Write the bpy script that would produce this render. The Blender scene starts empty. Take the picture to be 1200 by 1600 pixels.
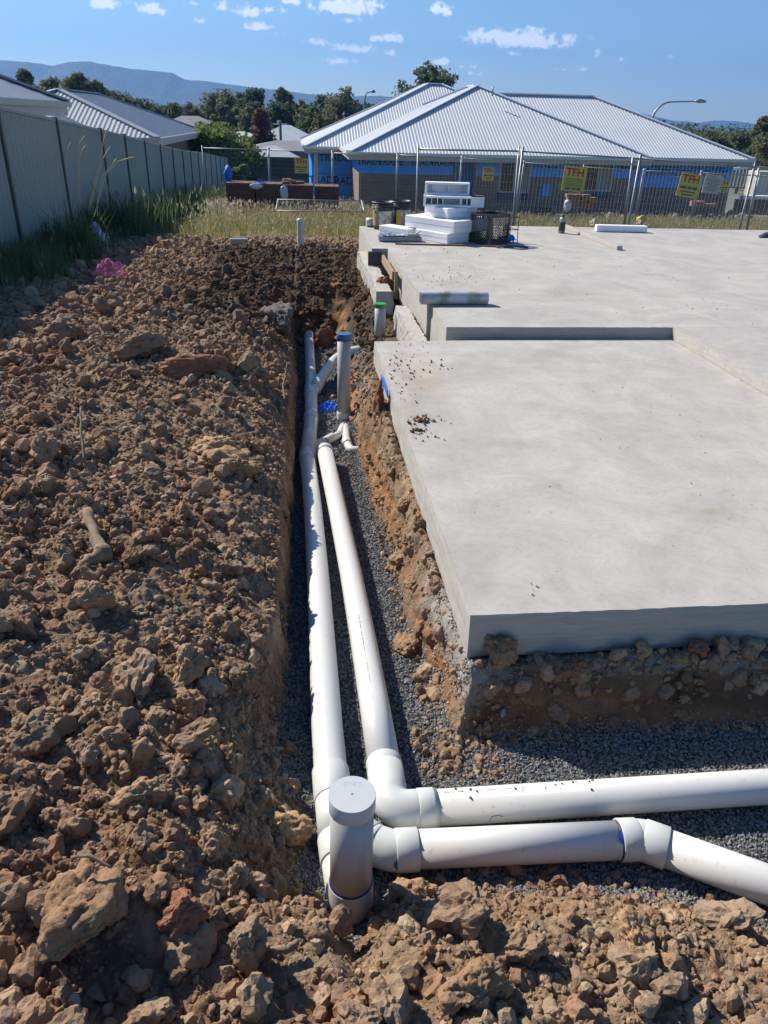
import bpy, bmesh, math, random
import numpy as np
from mathutils import Vector, Matrix
random.seed(7); RNG = np.random.default_rng(11)
C = bpy.context.scene.collection
scene = bpy.context.scene
R_ = math.radians

# ---------------------------------------------------------------- camera
FPX = 1190.0; CZ = 1.47; ROLL = R_(1.5)
PITCH = math.atan((800 - 186.6) / FPX); YAW = R_(6.5667)
F0 = np.array([math.sin(YAW), math.cos(YAW), 0.]); R0 = np.array([math.cos(YAW), -math.sin(YAW), 0.]); ZZ = np.array([0, 0, 1.])
CF = F0 * math.cos(PITCH) - ZZ * math.sin(PITCH); CU0 = F0 * math.sin(PITCH) + ZZ * math.cos(PITCH)
CR = R0 * math.cos(ROLL) + CU0 * math.sin(ROLL); CU = CU0 * math.cos(ROLL) - R0 * math.sin(ROLL)
cam_d = bpy.data.cameras.new('camera'); cam = bpy.data.objects.new('camera', cam_d); C.objects.link(cam)
cam_d.sensor_fit = 'VERTICAL'; cam_d.sensor_height = 36; cam_d.lens = 36 * FPX / 1600
cam_d.clip_start = 0.05; cam_d.clip_end = 20000
m = Matrix.Identity(4)
for i in range(3): m[i][0] = CR[i]; m[i][1] = CU[i]; m[i][2] = -CF[i]
m[2][3] = CZ
cam.matrix_world = m
scene.camera = cam
EYE = np.array([0, 0, CZ])
def ray(px, py): return CF + CR * (px - 600) / FPX + CU * (800 - py) / FPX
def P(px, py, z): d = ray(px, py); return EYE + d * ((z - CZ) / d[2])
def PY(px, py, y): d = ray(px, py); return EYE + d * (y / d[1])
def PX(px, py, x): d = ray(px, py); return EYE + d * (x / d[0])
def project(p):
    q = np.asarray(p) - EYE; dz = np.maximum(q @ CF, 1e-3)
    return 600 + FPX * (q @ CR) / dz, 800 - FPX * (q @ CU) / dz

# ---------------------------------------------------------------- light and sky
SUNV = np.array([0.90, -0.90, -1.0]); SUNV /= np.linalg.norm(SUNV)      # direction light travels
sun_d = bpy.data.lights.new('sun', 'SUN'); sun = bpy.data.objects.new('sun', sun_d); C.objects.link(sun)
sun_d.energy = 5.0; sun_d.angle = R_(0.5); sun_d.color = (1.0, 0.93, 0.82)
sun.rotation_euler = Vector(SUNV).to_track_quat('-Z', 'Y').to_euler()
SUN_EL = math.asin(-SUNV[2]); SUN_AZ = math.atan2(-SUNV[0], -SUNV[1])
world = bpy.data.worlds.new("World"); scene.world = world; world.use_nodes = True
nt = world.node_tree; nt.nodes.clear()
def N(t, **k):
    n = nt.nodes.new(t)
    for a, b in k.items(): setattr(n, a, b)
    return n
def L(a, b): nt.links.new(a, b)
def Mth(op, a, b=None, c=None, clamp=False):
    n = N('ShaderNodeMath', operation=op, use_clamp=clamp)
    for i, v in enumerate((a, b, c)):
        if v is None: continue
        if isinstance(v, (int, float)): n.inputs[i].default_value = v
        else: L(v, n.inputs[i])
    return n.outputs[0]
sky = N('ShaderNodeTexSky', sky_type='NISHITA', sun_disc=False, sun_elevation=SUN_EL, sun_rotation=SUN_AZ,
        altitude=300, air_density=1.0, dust_density=0.25, ozone_density=3.0)
tc = N('ShaderNodeTexCoord'); sep = N('ShaderNodeSeparateXYZ'); L(tc.outputs['Generated'], sep.inputs[0])
yy = Mth('MAXIMUM', sep.outputs[1], 0.05)
cu = Mth('DIVIDE', sep.outputs[0], yy); cv = Mth('DIVIDE', sep.outputs[2], yy)
cmb = N('ShaderNodeCombineXYZ'); L(cu, cmb.inputs[0]); L(cv, cmb.inputs[1])
nz1 = N('ShaderNodeTexNoise'); L(cmb.outputs[0], nz1.inputs['Vector']); nz1.inputs['Scale'].default_value = 42; nz1.inputs['Detail'].default_value = 7; nz1.inputs['Roughness'].default_value = .62
nz2 = N('ShaderNodeTexNoise'); L(cmb.outputs[0], nz2.inputs['Vector']); nz2.inputs['Scale'].default_value = 130; nz2.inputs['Detail'].default_value = 4
# cumulus, each at its own heading: (px, py, half width, half height, weight)
CLOUDS = [(163, 7, 30, 9, 1), (236, 17, 24, 9, 1), (200, 4, 14, 5, .5), (346, 12, 17, 9, .9), (388, 19, 34, 9, .95), (425, 16, 22, 6, .6), (398, 42, 26, 7, .9),
          (455, 3, 30, 6, .8), (535, 13, 55, 14, 1.1), (585, 8, 36, 8, .7), (548, 34, 14, 6, .7), (611, 61, 32, 9, 1), (489, 66, 20, 6, .85), (552, 77, 38, 8, 1),
          (603, 84, 26, 5, .4), (533, 97, 24, 7, 1), (691, 16, 19, 11, 1), (815, 64, 92, 16, 1.15), (885, 62, 36, 9, .6), (691, 97, 21, 6, .9), (725, 104, 22, 5, .5),
          (746, 116, 14, 4, .7), (935, 85, 14, 6, .5), (962, 95, 22, 5, .6), (884, 109, 14, 5, .5), (310, 32, 16, 4, .4), (706, 139, 12, 4, .3), (434, 51, 12, 4, .4),
          (660, -60, 90, 16, 1), (1010, -50, 80, 14, 1), (250, -70, 80, 14, 1), (-120, 40, 70, 12, 1), (1300, 60, 60, 10, 1), (298, 5, 10, 4, .5), (908, 109, 10, 4, .35), (1042, 90, 8, 4, .3), (805, 84, 16, 5, .5)]
acc = None
for (px, py, a, b, w) in CLOUDS:
    d = ray(px, py); u0 = d[0] / d[1]; v0 = d[2] / d[1]; s = 1 / (FPX * .9)
    a_ = a * s * .92; b_ = b * s * 1.0
    du = Mth('MULTIPLY', Mth('SUBTRACT', cu, u0), 1 / a_)
    t_ = Mth('SUBTRACT', Mth('SUBTRACT', cv, v0), Mth('MULTIPLY', Mth('SUBTRACT', cu, u0), -0.02))
    dv = Mth('MULTIPLY', t_, 1 / b_)
    # flat base: squash below the centre
    dv = Mth('MULTIPLY', dv, Mth('ADD', 1.0, Mth('MULTIPLY', Mth('LESS_THAN', dv, 0.0), .7)))
    r2 = Mth('ADD', Mth('MULTIPLY', du, du), Mth('MULTIPLY', dv, dv))
    k = Mth('MULTIPLY', Mth('SUBTRACT', 1.0, Mth('SQRT', r2)), w)
    acc = k if acc is None else Mth('MAXIMUM', acc, k)
dens = Mth('ADD', acc, Mth('MULTIPLY', Mth('SUBTRACT', nz1.outputs[0], .5), 2.2))
dens = Mth('ADD', dens, Mth('MULTIPLY', Mth('SUBTRACT', nz2.outputs[0], .5), 1.9))
front = Mth('GREATER_THAN', sep.outputs[1], 0.1)
inb = Mth('GREATER_THAN', acc, -0.25)
mr = N('ShaderNodeMapRange', interpolation_type='SMOOTHSTEP'); L(dens, mr.inputs[0]); mr.inputs[1].default_value = 0.08; mr.inputs[2].default_value = .8
soft = N('ShaderNodeMapRange', interpolation_type='SMOOTHSTEP'); L(acc, soft.inputs[0]); soft.inputs[1].default_value = -0.25; soft.inputs[2].default_value = .15
cm = Mth('MULTIPLY', Mth('MULTIPLY', mr.outputs[0], front), Mth('MULTIPLY', soft.outputs[0], .93))
tn = N('ShaderNodeMix', data_type='RGBA', blend_type='MULTIPLY'); tn.inputs[0].default_value = 1; L(sky.outputs[0], tn.inputs[6]); tg = N('ShaderNodeMapRange'); L(cv, tg.inputs[0]); tg.inputs[1].default_value = 0.0; tg.inputs[2].default_value = .30; tm = N('ShaderNodeMix', data_type='RGBA'); L(tg.outputs[0], tm.inputs[0]); tm.inputs[6].default_value = (.90, .97, 1.0, 1); tm.inputs[7].default_value = (.52, .80, 1.0, 1); L(tm.outputs[2], tn.inputs[7])
mx = N('ShaderNodeMix', data_type='RGBA'); L(cm, mx.inputs[0]); L(tn.outputs[2], mx.inputs[6]); mx.inputs[7].default_value = (11.5, 11.6, 11.8, 1)
bg = N('ShaderNodeBackground'); bg.inputs['Strength'].default_value = 0.08; L(mx.outputs[2], bg.inputs['Color'])
wo = N('ShaderNodeOutputWorld'); L(bg.outputs[0], wo.inputs[0])
vs = scene.view_settings; vs.view_transform = 'Standard'; vs.look = 'None'; vs.gamma = 1; vs.use_curve_mapping = False; vs.exposure = 0.62
scene.cycles.max_bounces = 6; scene.cycles.transparent_max_bounces = 8
scene.cycles.volume_bounces = 1

# ---------------------------------------------------------------- noise
_perm = np.random.default_rng(3).integers(0, 1 << 30, 4096)
def _h(ix, iy, iz):
    h = _perm[(ix & 4095)]; h = _perm[(h + iy) & 4095]; h = _perm[(h + iz) & 4095]
    return (h & 0xffff) / 32767.5 - 1
def vnoise(x, y, z=0.):
    x = np.asarray(x, float); y = np.asarray(y, float); z = np.broadcast_to(np.asarray(z, float), x.shape)
    ix = np.floor(x).astype(np.int64); iy = np.floor(y).astype(np.int64); iz = np.floor(z).astype(np.int64)
    fx = x - ix; fy = y - iy; fz = z - iz
    fx = fx * fx * (3 - 2 * fx); fy = fy * fy * (3 - 2 * fy); fz = fz * fz * (3 - 2 * fz)
    r = 0
    for a in (0, 1):
        wa = fx if a else 1 - fx
        for b in (0, 1):
            wb = fy if b else 1 - fy
            for c in (0, 1):
                wc = fz if c else 1 - fz
                r = r + wa * wb * wc * _h(ix + a, iy + b, iz + c)
    return r
def fbm(x, y, z=0., o=4, g=.5):
    r = 0; a = 1; s = 0; k = 1.
    for i in range(o):
        r = r + a * vnoise(x * k + 13.7 * i, y * k + 5.1 * i, np.asarray(z) * k + 7.7 * i); s += a; a *= g; k *= 2.03
    return r / s
def worley(x, y, seed=0):
    """F1 distance and a random value of the nearest cell"""
    ix = np.floor(x).astype(np.int64); iy = np.floor(y).astype(np.int64)
    best = np.full(x.shape, 9.); val = np.zeros(x.shape)
    for a in (-1, 0, 1):
        for b in (-1, 0, 1):
            cx = ix + a; cy = iy + b
            jx = (_h(cx, cy, np.int64(seed)) + 1) / 2; jy = (_h(cx, cy, np.int64(seed + 77)) + 1) / 2
            d = np.hypot(cx + jx - x, cy + jy - y)
            v = _h(cx, cy, np.int64(seed + 191)); mk = d < best
            best = np.where(mk, d, best); val = np.where(mk, v, val)
    return best, val

# ---------------------------------------------------------------- mesh helpers
def mesh_np(name, V, F, mat=None, parent=None, smooth=False, col=None, loc=None):
    me = bpy.data.meshes.new(name)
    V = np.asarray(V, np.float32); F = np.asarray(F, np.int32); k = F.shape[1]
    me.vertices.add(len(V)); me.vertices.foreach_set('co', V.ravel())
    me.loops.add(F.size); me.loops.foreach_set('vertex_index', F.ravel())
    me.polygons.add(len(F)); me.polygons.foreach_set('loop_start', np.arange(0, F.size, k, dtype=np.int32))
    me.polygons.foreach_set('use_smooth', np.full(len(F), smooth))
    me.update(calc_edges=True); me.validate()
    if col is not None:
        a = me.attributes.new('col', 'FLOAT_COLOR', 'POINT')
        c4 = np.ones((len(V), 4), np.float32); c4[:, :3] = col; a.data.foreach_set('color', c4.ravel())
    if mat: me.materials.append(mat)
    o = bpy.data.objects.new(name, me); C.objects.link(o)
    if parent: o.parent = parent
    if loc is not None: o.location = loc
    return o
def tag(o, label=None, cat=None, group=None, kind=None):
    if label: o['label'] = label
    if cat: o['category'] = cat
    if group: o['group'] = group
    if kind: o['kind'] = kind
    return o
def thing(name, label, cat, loc=(0, 0, 0), rz=0, group=None):
    o = bpy.data.objects.new(name, None); C.objects.link(o); o.location = loc; o.rotation_euler = (0, 0, rz); o.empty_display_size = .1
    return tag(o, label, cat, group)
def dup(root, loc=None, rot=None, label=None):
    r = root.copy(); C.objects.link(r)
    if loc is not None: r.location = loc
    if rot is not None: r.rotation_euler = rot
    if label: r['label'] = label
    for ch in list(root.children):
        c = ch.copy(); C.objects.link(c); c.parent = r
        for g in list(ch.children):
            d = g.copy(); C.objects.link(d); d.parent = c
    return r
class MB:
    def __init__(s): s.v = []; s.f = []; s.sm = []
    def add(s, V, F, smooth=False):
        n = len(s.v); s.v += [tuple(map(float, p)) for p in V]; s.f += [tuple(i + n for i in f) for f in F]; s.sm += [smooth] * len(F); return s
    def box(s, c, d, rz=0., rot=None):
        x, y, z = d[0] / 2, d[1] / 2, d[2] / 2
        V = [Vector((a * x, b * y, e * z)) for a in (-1, 1) for b in (-1, 1) for e in (-1, 1)]
        M3 = rot if rot is not None else Matrix.Rotation(rz, 3, 'Z')
        V = [M3 @ p + Vector(c) for p in V]
        return s.add(V, [(0, 1, 3, 2), (4, 6, 7, 5), (0, 4, 5, 1), (2, 3, 7, 6), (0, 2, 6, 4), (1, 5, 7, 3)])
    def bar(s, a, b, w, h=None, up=(0, 0, 1)):
        a = Vector(a); b = Vector(b); d = b - a; h = h or w
        z = d.normalized(); u = Vector(up)
        if abs(z.dot(u)) > .99: u = Vector((1, 0, 0))
        x = u.cross(z).normalized(); y = z.cross(x)
        V = []
        for q in (a, b):
            for (i, j) in ((-1, -1), (1, -1), (1, 1), (-1, 1)): V.append(q + x * i * w / 2 + y * j * h / 2)
        return s.add(V, [(3, 2, 1, 0), (4, 5, 6, 7), (0, 1, 5, 4), (1, 2, 6, 5), (2, 3, 7, 6), (3, 0, 4, 7)])
    def tube(s, pts, r, n=8, caps=True, smooth=True):
        pts = [Vector(p) for p in pts]; rs = r if isinstance(r, (list, tuple, np.ndarray)) else [r] * len(pts)
        V = []; F = []; x = None
        for i, p in enumerate(pts):
            t = (pts[min(i + 1, len(pts) - 1)] - pts[max(i - 1, 0)]).normalized()
            if x is None:
                u = Vector((0, 0, 1)) if abs(t.z) < .9 else Vector((0, 1, 0)); x = u.cross(t).normalized()
            else: x = (x - t * x.dot(t)).normalized()
            y = t.cross(x)
            for k in range(n):
                a = 2 * math.pi * k / n; V.append(p + (x * math.cos(a) + y * math.sin(a)) * rs[i])
        for i in range(len(pts) - 1):
            for k in range(n):
                F.append((i * n + k, i * n + (k + 1) % n, (i + 1) * n + (k + 1) % n, (i + 1) * n + k))
        s.add(V, F, smooth)
        if caps:
            b = len(s.v) - len(V); s.f.append(tuple(b + k for k in reversed(range(n)))); s.sm.append(False)
            e = b + (len(pts) - 1) * n; s.f.append(tuple(e + k for k in range(n))); s.sm.append(False)
        return s
    def lathe(s, prof, n=24, c=(0, 0, 0), smooth=True):
        V = []; F = []
        for (r, z) in prof:
            for k in range(n):
                a = 2 * math.pi * k / n; V.append((c[0] + r * math.cos(a), c[1] + r * math.sin(a), c[2] + z))
        for i in range(len(prof) - 1):
            for k in range(n): F.append((i * n + k, i * n + (k + 1) % n, (i + 1) * n + (k + 1) % n, (i + 1) * n + k))
        return s.add(V, F, smooth)
    def prism(s, poly, z0, z1):
        n = len(poly); V = [(p[0], p[1], z0) for p in poly] + [(p[0], p[1], z1) for p in poly]
        return s.add(V, [tuple(reversed(range(n))), tuple(range(n, 2 * n))] + [(i, (i + 1) % n, n + (i + 1) % n, n + i) for i in range(n)])
    def build(s, name, mat=None, parent=None, bevel=0, loc=None):
        me = bpy.data.meshes.new(name); me.from_pydata(s.v, [], s.f); me.validate(); me.update()
        if len(me.polygons) == len(s.sm): me.polygons.foreach_set('use_smooth', s.sm)
        if mat: me.materials.append(mat)
        o = bpy.data.objects.new(name, me); C.objects.link(o)
        if parent: o.parent = parent
        if loc is not None: o.location = loc
        if bevel:
            b = o.modifiers.new('bevel', 'BEVEL'); b.width = bevel; b.segments = 2; b.limit_method = 'ANGLE'
        return o
def arc_path(pts, rad, n=8):
    """polyline with its corners rounded"""
    pts = [Vector(p) for p in pts]; out = [pts[0]]
    for i in range(1, len(pts) - 1):
        a, b, c = pts[i - 1], pts[i], pts[i + 1]
        d1 = (a - b); d2 = (c - b); r = min(rad, d1.length * .45, d2.length * .45)
        p1 = b + d1.normalized() * r; p2 = b + d2.normalized() * r
        for k in range(n + 1):
            t = k / n; out.append(p1 * (1 - t) ** 2 + b * 2 * t * (1 - t) + p2 * t * t)
    out.append(pts[-1]); return out

# ---------------------------------------------------------------- materials
def mat(name, base, rough=.8, c2=None, nscale=6., detail=5, bump=0., bscale=40., bdist=.01, metallic=0., attr=None, coord='Object',
        stretch=None, spec=None, lo=.35, hi=.65, c3=None, n3=.6, trans=0., extra=None):
    m_ = bpy.data.materials.new(name); m_.use_nodes = True; t = m_.node_tree; bs = t.nodes['Principled BSDF']
    bs.inputs['Roughness'].default_value = rough; bs.inputs['Metallic'].default_value = metallic
    if spec is not None: bs.inputs['Specular IOR Level'].default_value = spec
    if trans: bs.inputs['Transmission Weight'].default_value = trans
    co = t.nodes.new('ShaderNodeTexCoord'); vec = co.outputs[coord]
    if stretch:
        mp = t.nodes.new('ShaderNodeMapping'); t.links.new(vec, mp.inputs[0]); mp.inputs['Scale'].default_value = stretch; vec = mp.outputs[0]
    def noise(sc, dt=5, rg=.55):
        n = t.nodes.new('ShaderNodeTexNoise'); t.links.new(vec, n.inputs['Vector']); n.inputs['Scale'].default_value = sc; n.inputs['Detail'].default_value = dt; n.inputs['Roughness'].default_value = rg; return n.outputs[0]
    def ramp(x, a, b):
        r = t.nodes.new('ShaderNodeMapRange'); t.links.new(x, r.inputs[0]); r.inputs[1].default_value = a; r.inputs[2].default_value = b; return r.outputs[0]
    def mix(f, a, b, mode='MIX'):
        x = t.nodes.new('ShaderNodeMix'); x.data_type = 'RGBA'; x.blend_type = mode
        if isinstance(f, float): x.inputs[0].default_value = f
        else: t.links.new(f, x.inputs[0])
        for s_, v in ((6, a), (7, b)):
            if isinstance(v, tuple): x.inputs[s_].default_value = (*v[:3], 1)
            else: t.links.new(v, x.inputs[s_])
        return x.outputs[2]
    cur = tuple(base)
    if attr:
        a = t.nodes.new('ShaderNodeAttribute'); a.attribute_name = attr; cur = a.outputs['Color']
        if c2 is not None: cur = mix(ramp(noise(nscale, detail), lo, hi), cur, mix(1.0, cur, tuple(c2), 'MULTIPLY'))
    elif c2 is not None: cur = mix(ramp(noise(nscale, detail), lo, hi), cur, tuple(c2))
    if c3 is not None: cur = mix(ramp(noise(nscale * 5.3, 4), n3, n3 + .12), cur, tuple(c3))
    if isinstance(cur, tuple): bs.inputs['Base Color'].default_value = (*cur, 1)
    else: t.links.new(cur, bs.inputs['Base Color'])
    if bump:
        b = t.nodes.new('ShaderNodeBump'); b.inputs['Strength'].default_value = bump; b.inputs['Distance'].default_value = bdist
        t.links.new(noise(bscale, 6, .65), b.inputs['Height']); t.links.new(b.outputs[0], bs.inputs['Normal'])
    if extra: extra(t, bs, noise, ramp, mix, co)
    return m_
MT = {}
MT['soil'] = mat('soil', (.2, .14, .09), .95, c2=(.72, .70, .68), nscale=9, attr='col', bump=1., bscale=55, bdist=.018, spec=.15)
MT['clod'] = mat('clay_clod', (.25, .17, .11), .95, c2=(.78, .74, .70), nscale=14, attr='col', bump=.9, bscale=90, bdist=.008, spec=.12)
MT['gravel'] = mat('blue_metal_gravel', (.2, .2, .2), .85, attr='col', c2=(.7, .7, .72), nscale=60, spec=.25)
MT['pvc'] = mat('white_pvc', (.61, .605, .58), .34, c2=(.61, .60, .57), nscale=7, lo=.42, hi=.7, c3=(.52, .48, .41), n3=.62, bump=.06, bscale=30, bdist=.002, spec=.45)
MT['pvc_shaded'] = mat('shaded_riser_pvc', (.47, .45, .44), .4, c2=(.43, .41, .40), nscale=6, c3=(.40, .37, .34), n3=.62, spec=.4)  # white pvc greyed: the shade on the risers is put into the colour
MT['pvc_fit'] = mat('fitting_pvc', (.60, .61, .58), .4, c2=(.55, .56, .53), nscale=8, spec=.4)
MT['cap'] = mat('grey_cap_plastic', (.50, .51, .52), .42, c2=(.48, .49, .50), nscale=30, bump=.05, bscale=90, bdist=.001)
MT['blue_plastic'] = mat('blue_plastic', (.03, .10, .26), .45, c2=(.05, .14, .32), nscale=20)
MT['green_plastic'] = mat('green_plastic', (.02, .24, .06), .45, c2=(.03, .32, .09), nscale=20)
MT['glue'] = mat('blue_solvent_glue', (.02, .06, .42), .4)
MT['ink'] = mat('black_ink', (.12, .12, .12), .6)
def conc_extra(t, bs, noise, ramp, mix, co):
    # broom and trowel sweeps: long faint arcs, plus fine pores
    mp = t.nodes.new('ShaderNodeMapping'); t.links.new(co.outputs['Object'], mp.inputs[0]); mp.inputs['Scale'].default_value = (1.15, 1.0, 1); mp.inputs['Rotation'].default_value = (0, 0, .5)
    n = t.nodes.new('ShaderNodeTexNoise'); n.inputs['Scale'].default_value = 1.7; n.inputs['Detail'].default_value = 9; n.inputs['Roughness'].default_value = .62; n.inputs['Distortion'].default_value = 1.6; t.links.new(mp.outputs[0], n.inputs['Vector'])
    src = bs.inputs['Base Color'].links[0].from_socket
    c = mix(ramp(n.outputs[0], .42, .62), src, mix(1.0, src, (.87, .87, .875), 'MULTIPLY'))
    n2 = t.nodes.new('ShaderNodeTexNoise'); n2.inputs['Scale'].default_value = .8; n2.inputs['Detail'].default_value = 6; n2.inputs['Roughness'].default_value = .7; n2.inputs['Distortion'].default_value = 1.0; t.links.new(mp.outputs[0], n2.inputs['Vector'])
    c = mix(ramp(n2.outputs[0], .45, .62), c, mix(1.0, c, (.90, .90, .905), 'MULTIPLY'))
    n3 = t.nodes.new('ShaderNodeTexNoise'); n3.inputs['Scale'].default_value = 3.1; n3.inputs['Detail'].default_value = 9; n3.inputs['Roughness'].default_value = .75; t.links.new(co.outputs['Object'], n3.inputs['Vector'])
    c = mix(ramp(n3.outputs[0], .66, .72), c, mix(1.0, c, (.86, .78, .66), 'MULTIPLY'))
    n4 = t.nodes.new('ShaderNodeTexNoise'); n4.inputs['Scale'].default_value = 55; n4.inputs['Detail'].default_value = 4; t.links.new(co.outputs['Object'], n4.inputs['Vector'])
    c = mix(ramp(n4.outputs[0], .70, .74), c, mix(1.0, c, (.5, .46, .42), 'MULTIPLY'))
    n5 = t.nodes.new('ShaderNodeTexNoise'); n5.inputs['Scale'].default_value = 6.5; n5.inputs['Detail'].default_value = 5; n5.inputs['Distortion'].default_value = 4.5; n5.inputs['Roughness'].default_value = .7; t.links.new(co.outputs['Object'], n5.inputs['Vector'])
    c = mix(ramp(n5.outputs[0], .5, .56), c, mix(1.0, c, (.93, .93, .935), 'MULTIPLY')); c = mix(ramp(n5.outputs[0], .63, .66), c, mix(1.0, c, (1.07, 1.07, 1.07), 'MULTIPLY'))
    # trodden mud stains where people step up onto the slab
    for (sx, sy, rx, ry, am) in ((.70, 4.75, .26, .75, .55), (.62, 3.95, .14, .35, .4), (1.75, 2.75, .10, .06, .35), (1.15, 3.05, .05, .05, .5), (1.5, 7.4, .35, .3, .25), (2.6, 6.9, .5, .3, .2)):
        md = t.nodes.new('ShaderNodeMapping'); md.vector_type = 'POINT'; t.links.new(co.outputs['Object'], md.inputs[0]); md.inputs['Location'].default_value = (-sx / rx, -sy / ry, 0); md.inputs['Scale'].default_value = (1 / rx, 1 / ry, 0)
        ln = t.nodes.new('ShaderNodeVectorMath'); ln.operation = 'LENGTH'; t.links.new(md.outputs[0], ln.inputs[0])
        ad = t.nodes.new('ShaderNodeMath'); ad.operation = 'MULTIPLY_ADD'; t.links.new(n3.outputs[0], ad.inputs[0]); ad.inputs[1].default_value = -3.2; t.links.new(ln.outputs['Value'], ad.inputs[2])
        mk = t.nodes.new('ShaderNodeMapRange'); t.links.new(ad.outputs[0], mk.inputs[0]); mk.inputs[1].default_value = -.65; mk.inputs[2].default_value = -1.6; mk.inputs[4].default_value = am
        c = mix(mk.outputs[0], c, mix(1.0, c, (.80, .66, .50), 'MULTIPLY'))
    t.links.new(c, bs.inputs['Base Color'])
    # trowel bump
    b = bs.inputs['Normal'].links[0].from_node; b2 = t.nodes.new('ShaderNodeBump'); b2.inputs['Strength'].default_value = .2; b2.inputs['Distance'].default_value = .006
    t.links.new(n.outputs[0], b2.inputs['Height']); t.links.new(b2.outputs[0], b.inputs['Normal'])
MT['concrete'] = mat('fresh_concrete', (.505, .475, .425), .8, c2=(.455, .43, .385), nscale=3.5, bump=.25, bscale=160, bdist=.003, spec=.3, extra=conc_extra)
MT['concrete_side'] = mat('formed_concrete', (.44, .42, .375), .9, c2=(.36, .345, .31), nscale=9, bump=.5, bscale=70, bdist=.006, stretch=(.7, .7, 8), c3=(.24, .22, .19), n3=.64)
MT['timber'] = mat('timber', (.36, .26, .15), .8, c2=(.27, .19, .11), nscale=12, stretch=(1, 1, 8))
MT['foam'] = mat('white_foam', (.90, .90, .91), .7, c2=(.80, .81, .84), nscale=60, bump=.1, bscale=200, bdist=.002)
MT['black'] = mat('black_plastic', (.025, .026, .03), .5, c2=(.05, .05, .055), nscale=20)
MT['bucket'] = mat('black_bucket', (.03, .032, .035), .5, c2=(.10, .10, .10), nscale=16, lo=.5, hi=.7)
MT['paper'] = mat('stained_label', (.52, .50, .44), .8, c2=(.22, .20, .17), nscale=16, lo=.45, hi=.6)
MT['yellow'] = mat('yellow_plastic', (.62, .42, .06), .6, c2=(.5, .33, .06), nscale=20)
MT['steel'] = mat('galvanised_steel', (.34, .35, .36), .5, c2=(.27, .28, .29), nscale=15, metallic=.5)
MT['wire'] = mat('galvanised_wire', (.36, .37, .38), .55, metallic=.3)
MT['rust'] = mat('rusty_steel', (.20, .09, .05), .85, c2=(.30, .15, .08), nscale=30)
MT['zinc'] = mat('colorbond_light', (.56, .575, .60), .5, c2=(.53, .545, .57), nscale=.8, metallic=.0, spec=.5)
MT['zinc_b'] = mat('colorbond_mid', (.33, .35, .38), .45, c2=(.30, .32, .35), nscale=.8)
MT['trim'] = mat('roof_trim', (.66, .69, .74), .35, c2=(.62, .65, .7), nscale=2)
MT['fascia'] = mat('fascia_paint', (.50, .47, .43), .5, c2=(.46, .43, .4), nscale=3)
MT['soffit'] = mat('soffit_board', (.30, .31, .33), .8)
MT['wrap'] = mat('blue_wall_wrap', (.018, .30, .90), .5, c2=(.03, .35, .95), nscale=1.6, bump=.4, bscale=5, bdist=.03)
MT['wraptxt'] = mat('wrap_print', (.01, .035, .12), .6)
MT['fence'] = mat('fence_steel_green', (.38, .43, .39), .5, c2=(.34, .39, .355), nscale=.9, lo=.3, hi=.7, c3=(.28, .31, .27), n3=.62)
MT['fence_post'] = mat('fence_post_steel', (.07, .095, .09), .5)
MT['fence_cap'] = mat('fence_rail_steel', (.27, .31, .29), .45)
MT['sign'] = mat('yellow_sign', (.62, .50, .10), .5, c2=(.55, .45, .12), nscale=9)
MT['sign_red'] = mat('red_print', (.48, .02, .02), .5)
MT['sign_blk'] = mat('dark_print', (.05, .06, .04), .5)
MT['sign_grn'] = mat('green_print', (.10, .18, .05), .5)
MT['sign_wht'] = mat('pale_sign', (.52, .50, .44), .6, c2=(.46, .44, .39), nscale=12)
MT['glass'] = mat('dark_window_glass', (.015, .02, .03), .08, spec=.6)
MT['curtain'] = mat('pale_board', (.28, .27, .24), .7)
MT['alu'] = mat('window_frame_metal', (.35, .36, .38), .4, metallic=.4)
MT['plastic_white'] = mat('crumpled_white_plastic', (.62, .64, .72), .5, c2=(.45, .48, .62), nscale=12)
MT['plastic_blue'] = mat('blue_cloth', (.02, .12, .55), .6, c2=(.03, .18, .7), nscale=14)
MT['towel'] = mat('white_blue_cloth', (.62, .64, .74), .8, c2=(.40, .44, .72), nscale=12)
MT['pink'] = mat('pink_mesh_plastic', (.62, .16, .42), .6, c2=(.75, .25, .52), nscale=20)
MT['wood_dead'] = mat('dead_wood', (.28, .20, .13), .9, c2=(.17, .12, .075), nscale=25, bump=.6, bscale=60, bdist=.006)
MT['lime'] = mat('spilt_grout', (.42, .40, .36), .95, c2=(.30, .28, .25), nscale=30, bump=1., bscale=80, bdist=.01)
def brick_mat(name, c1, c2, mort, sc=1., bw=.24, bh=.086):
    def ex(t, bs, noise, ramp, mix, co):
        # bricks laid along the wall: u = x+y, v = z
        sp = t.nodes.new('ShaderNodeSeparateXYZ'); t.links.new(co.outputs['Object'], sp.inputs[0])
        ad = t.nodes.new('ShaderNodeMath'); t.links.new(sp.outputs[0], ad.inputs[0]); t.links.new(sp.outputs[1], ad.inputs[1])
        cb = t.nodes.new('ShaderNodeCombineXYZ'); t.links.new(ad.outputs[0], cb.inputs[0]); t.links.new(sp.outputs[2], cb.inputs[1])
        b = t.nodes.new('ShaderNodeTexBrick'); t.links.new(cb.outputs[0], b.inputs['Vector']); b.inputs['Scale'].default_value = 1.0
        b.inputs['Brick Width'].default_value = bw; b.inputs['Row Height'].default_value = bh; b.inputs['Mortar Size'].default_value = .006
        b.inputs['Color1'].default_value = (*c1, 1); b.inputs['Color2'].default_value = (*c2, 1); b.inputs['Mortar'].default_value = (*mort, 1)
        t.links.new(b.outputs[0], bs.inputs['Base Color'])
    return mat(name, c1, .9, c2=c2, extra=ex)
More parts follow.
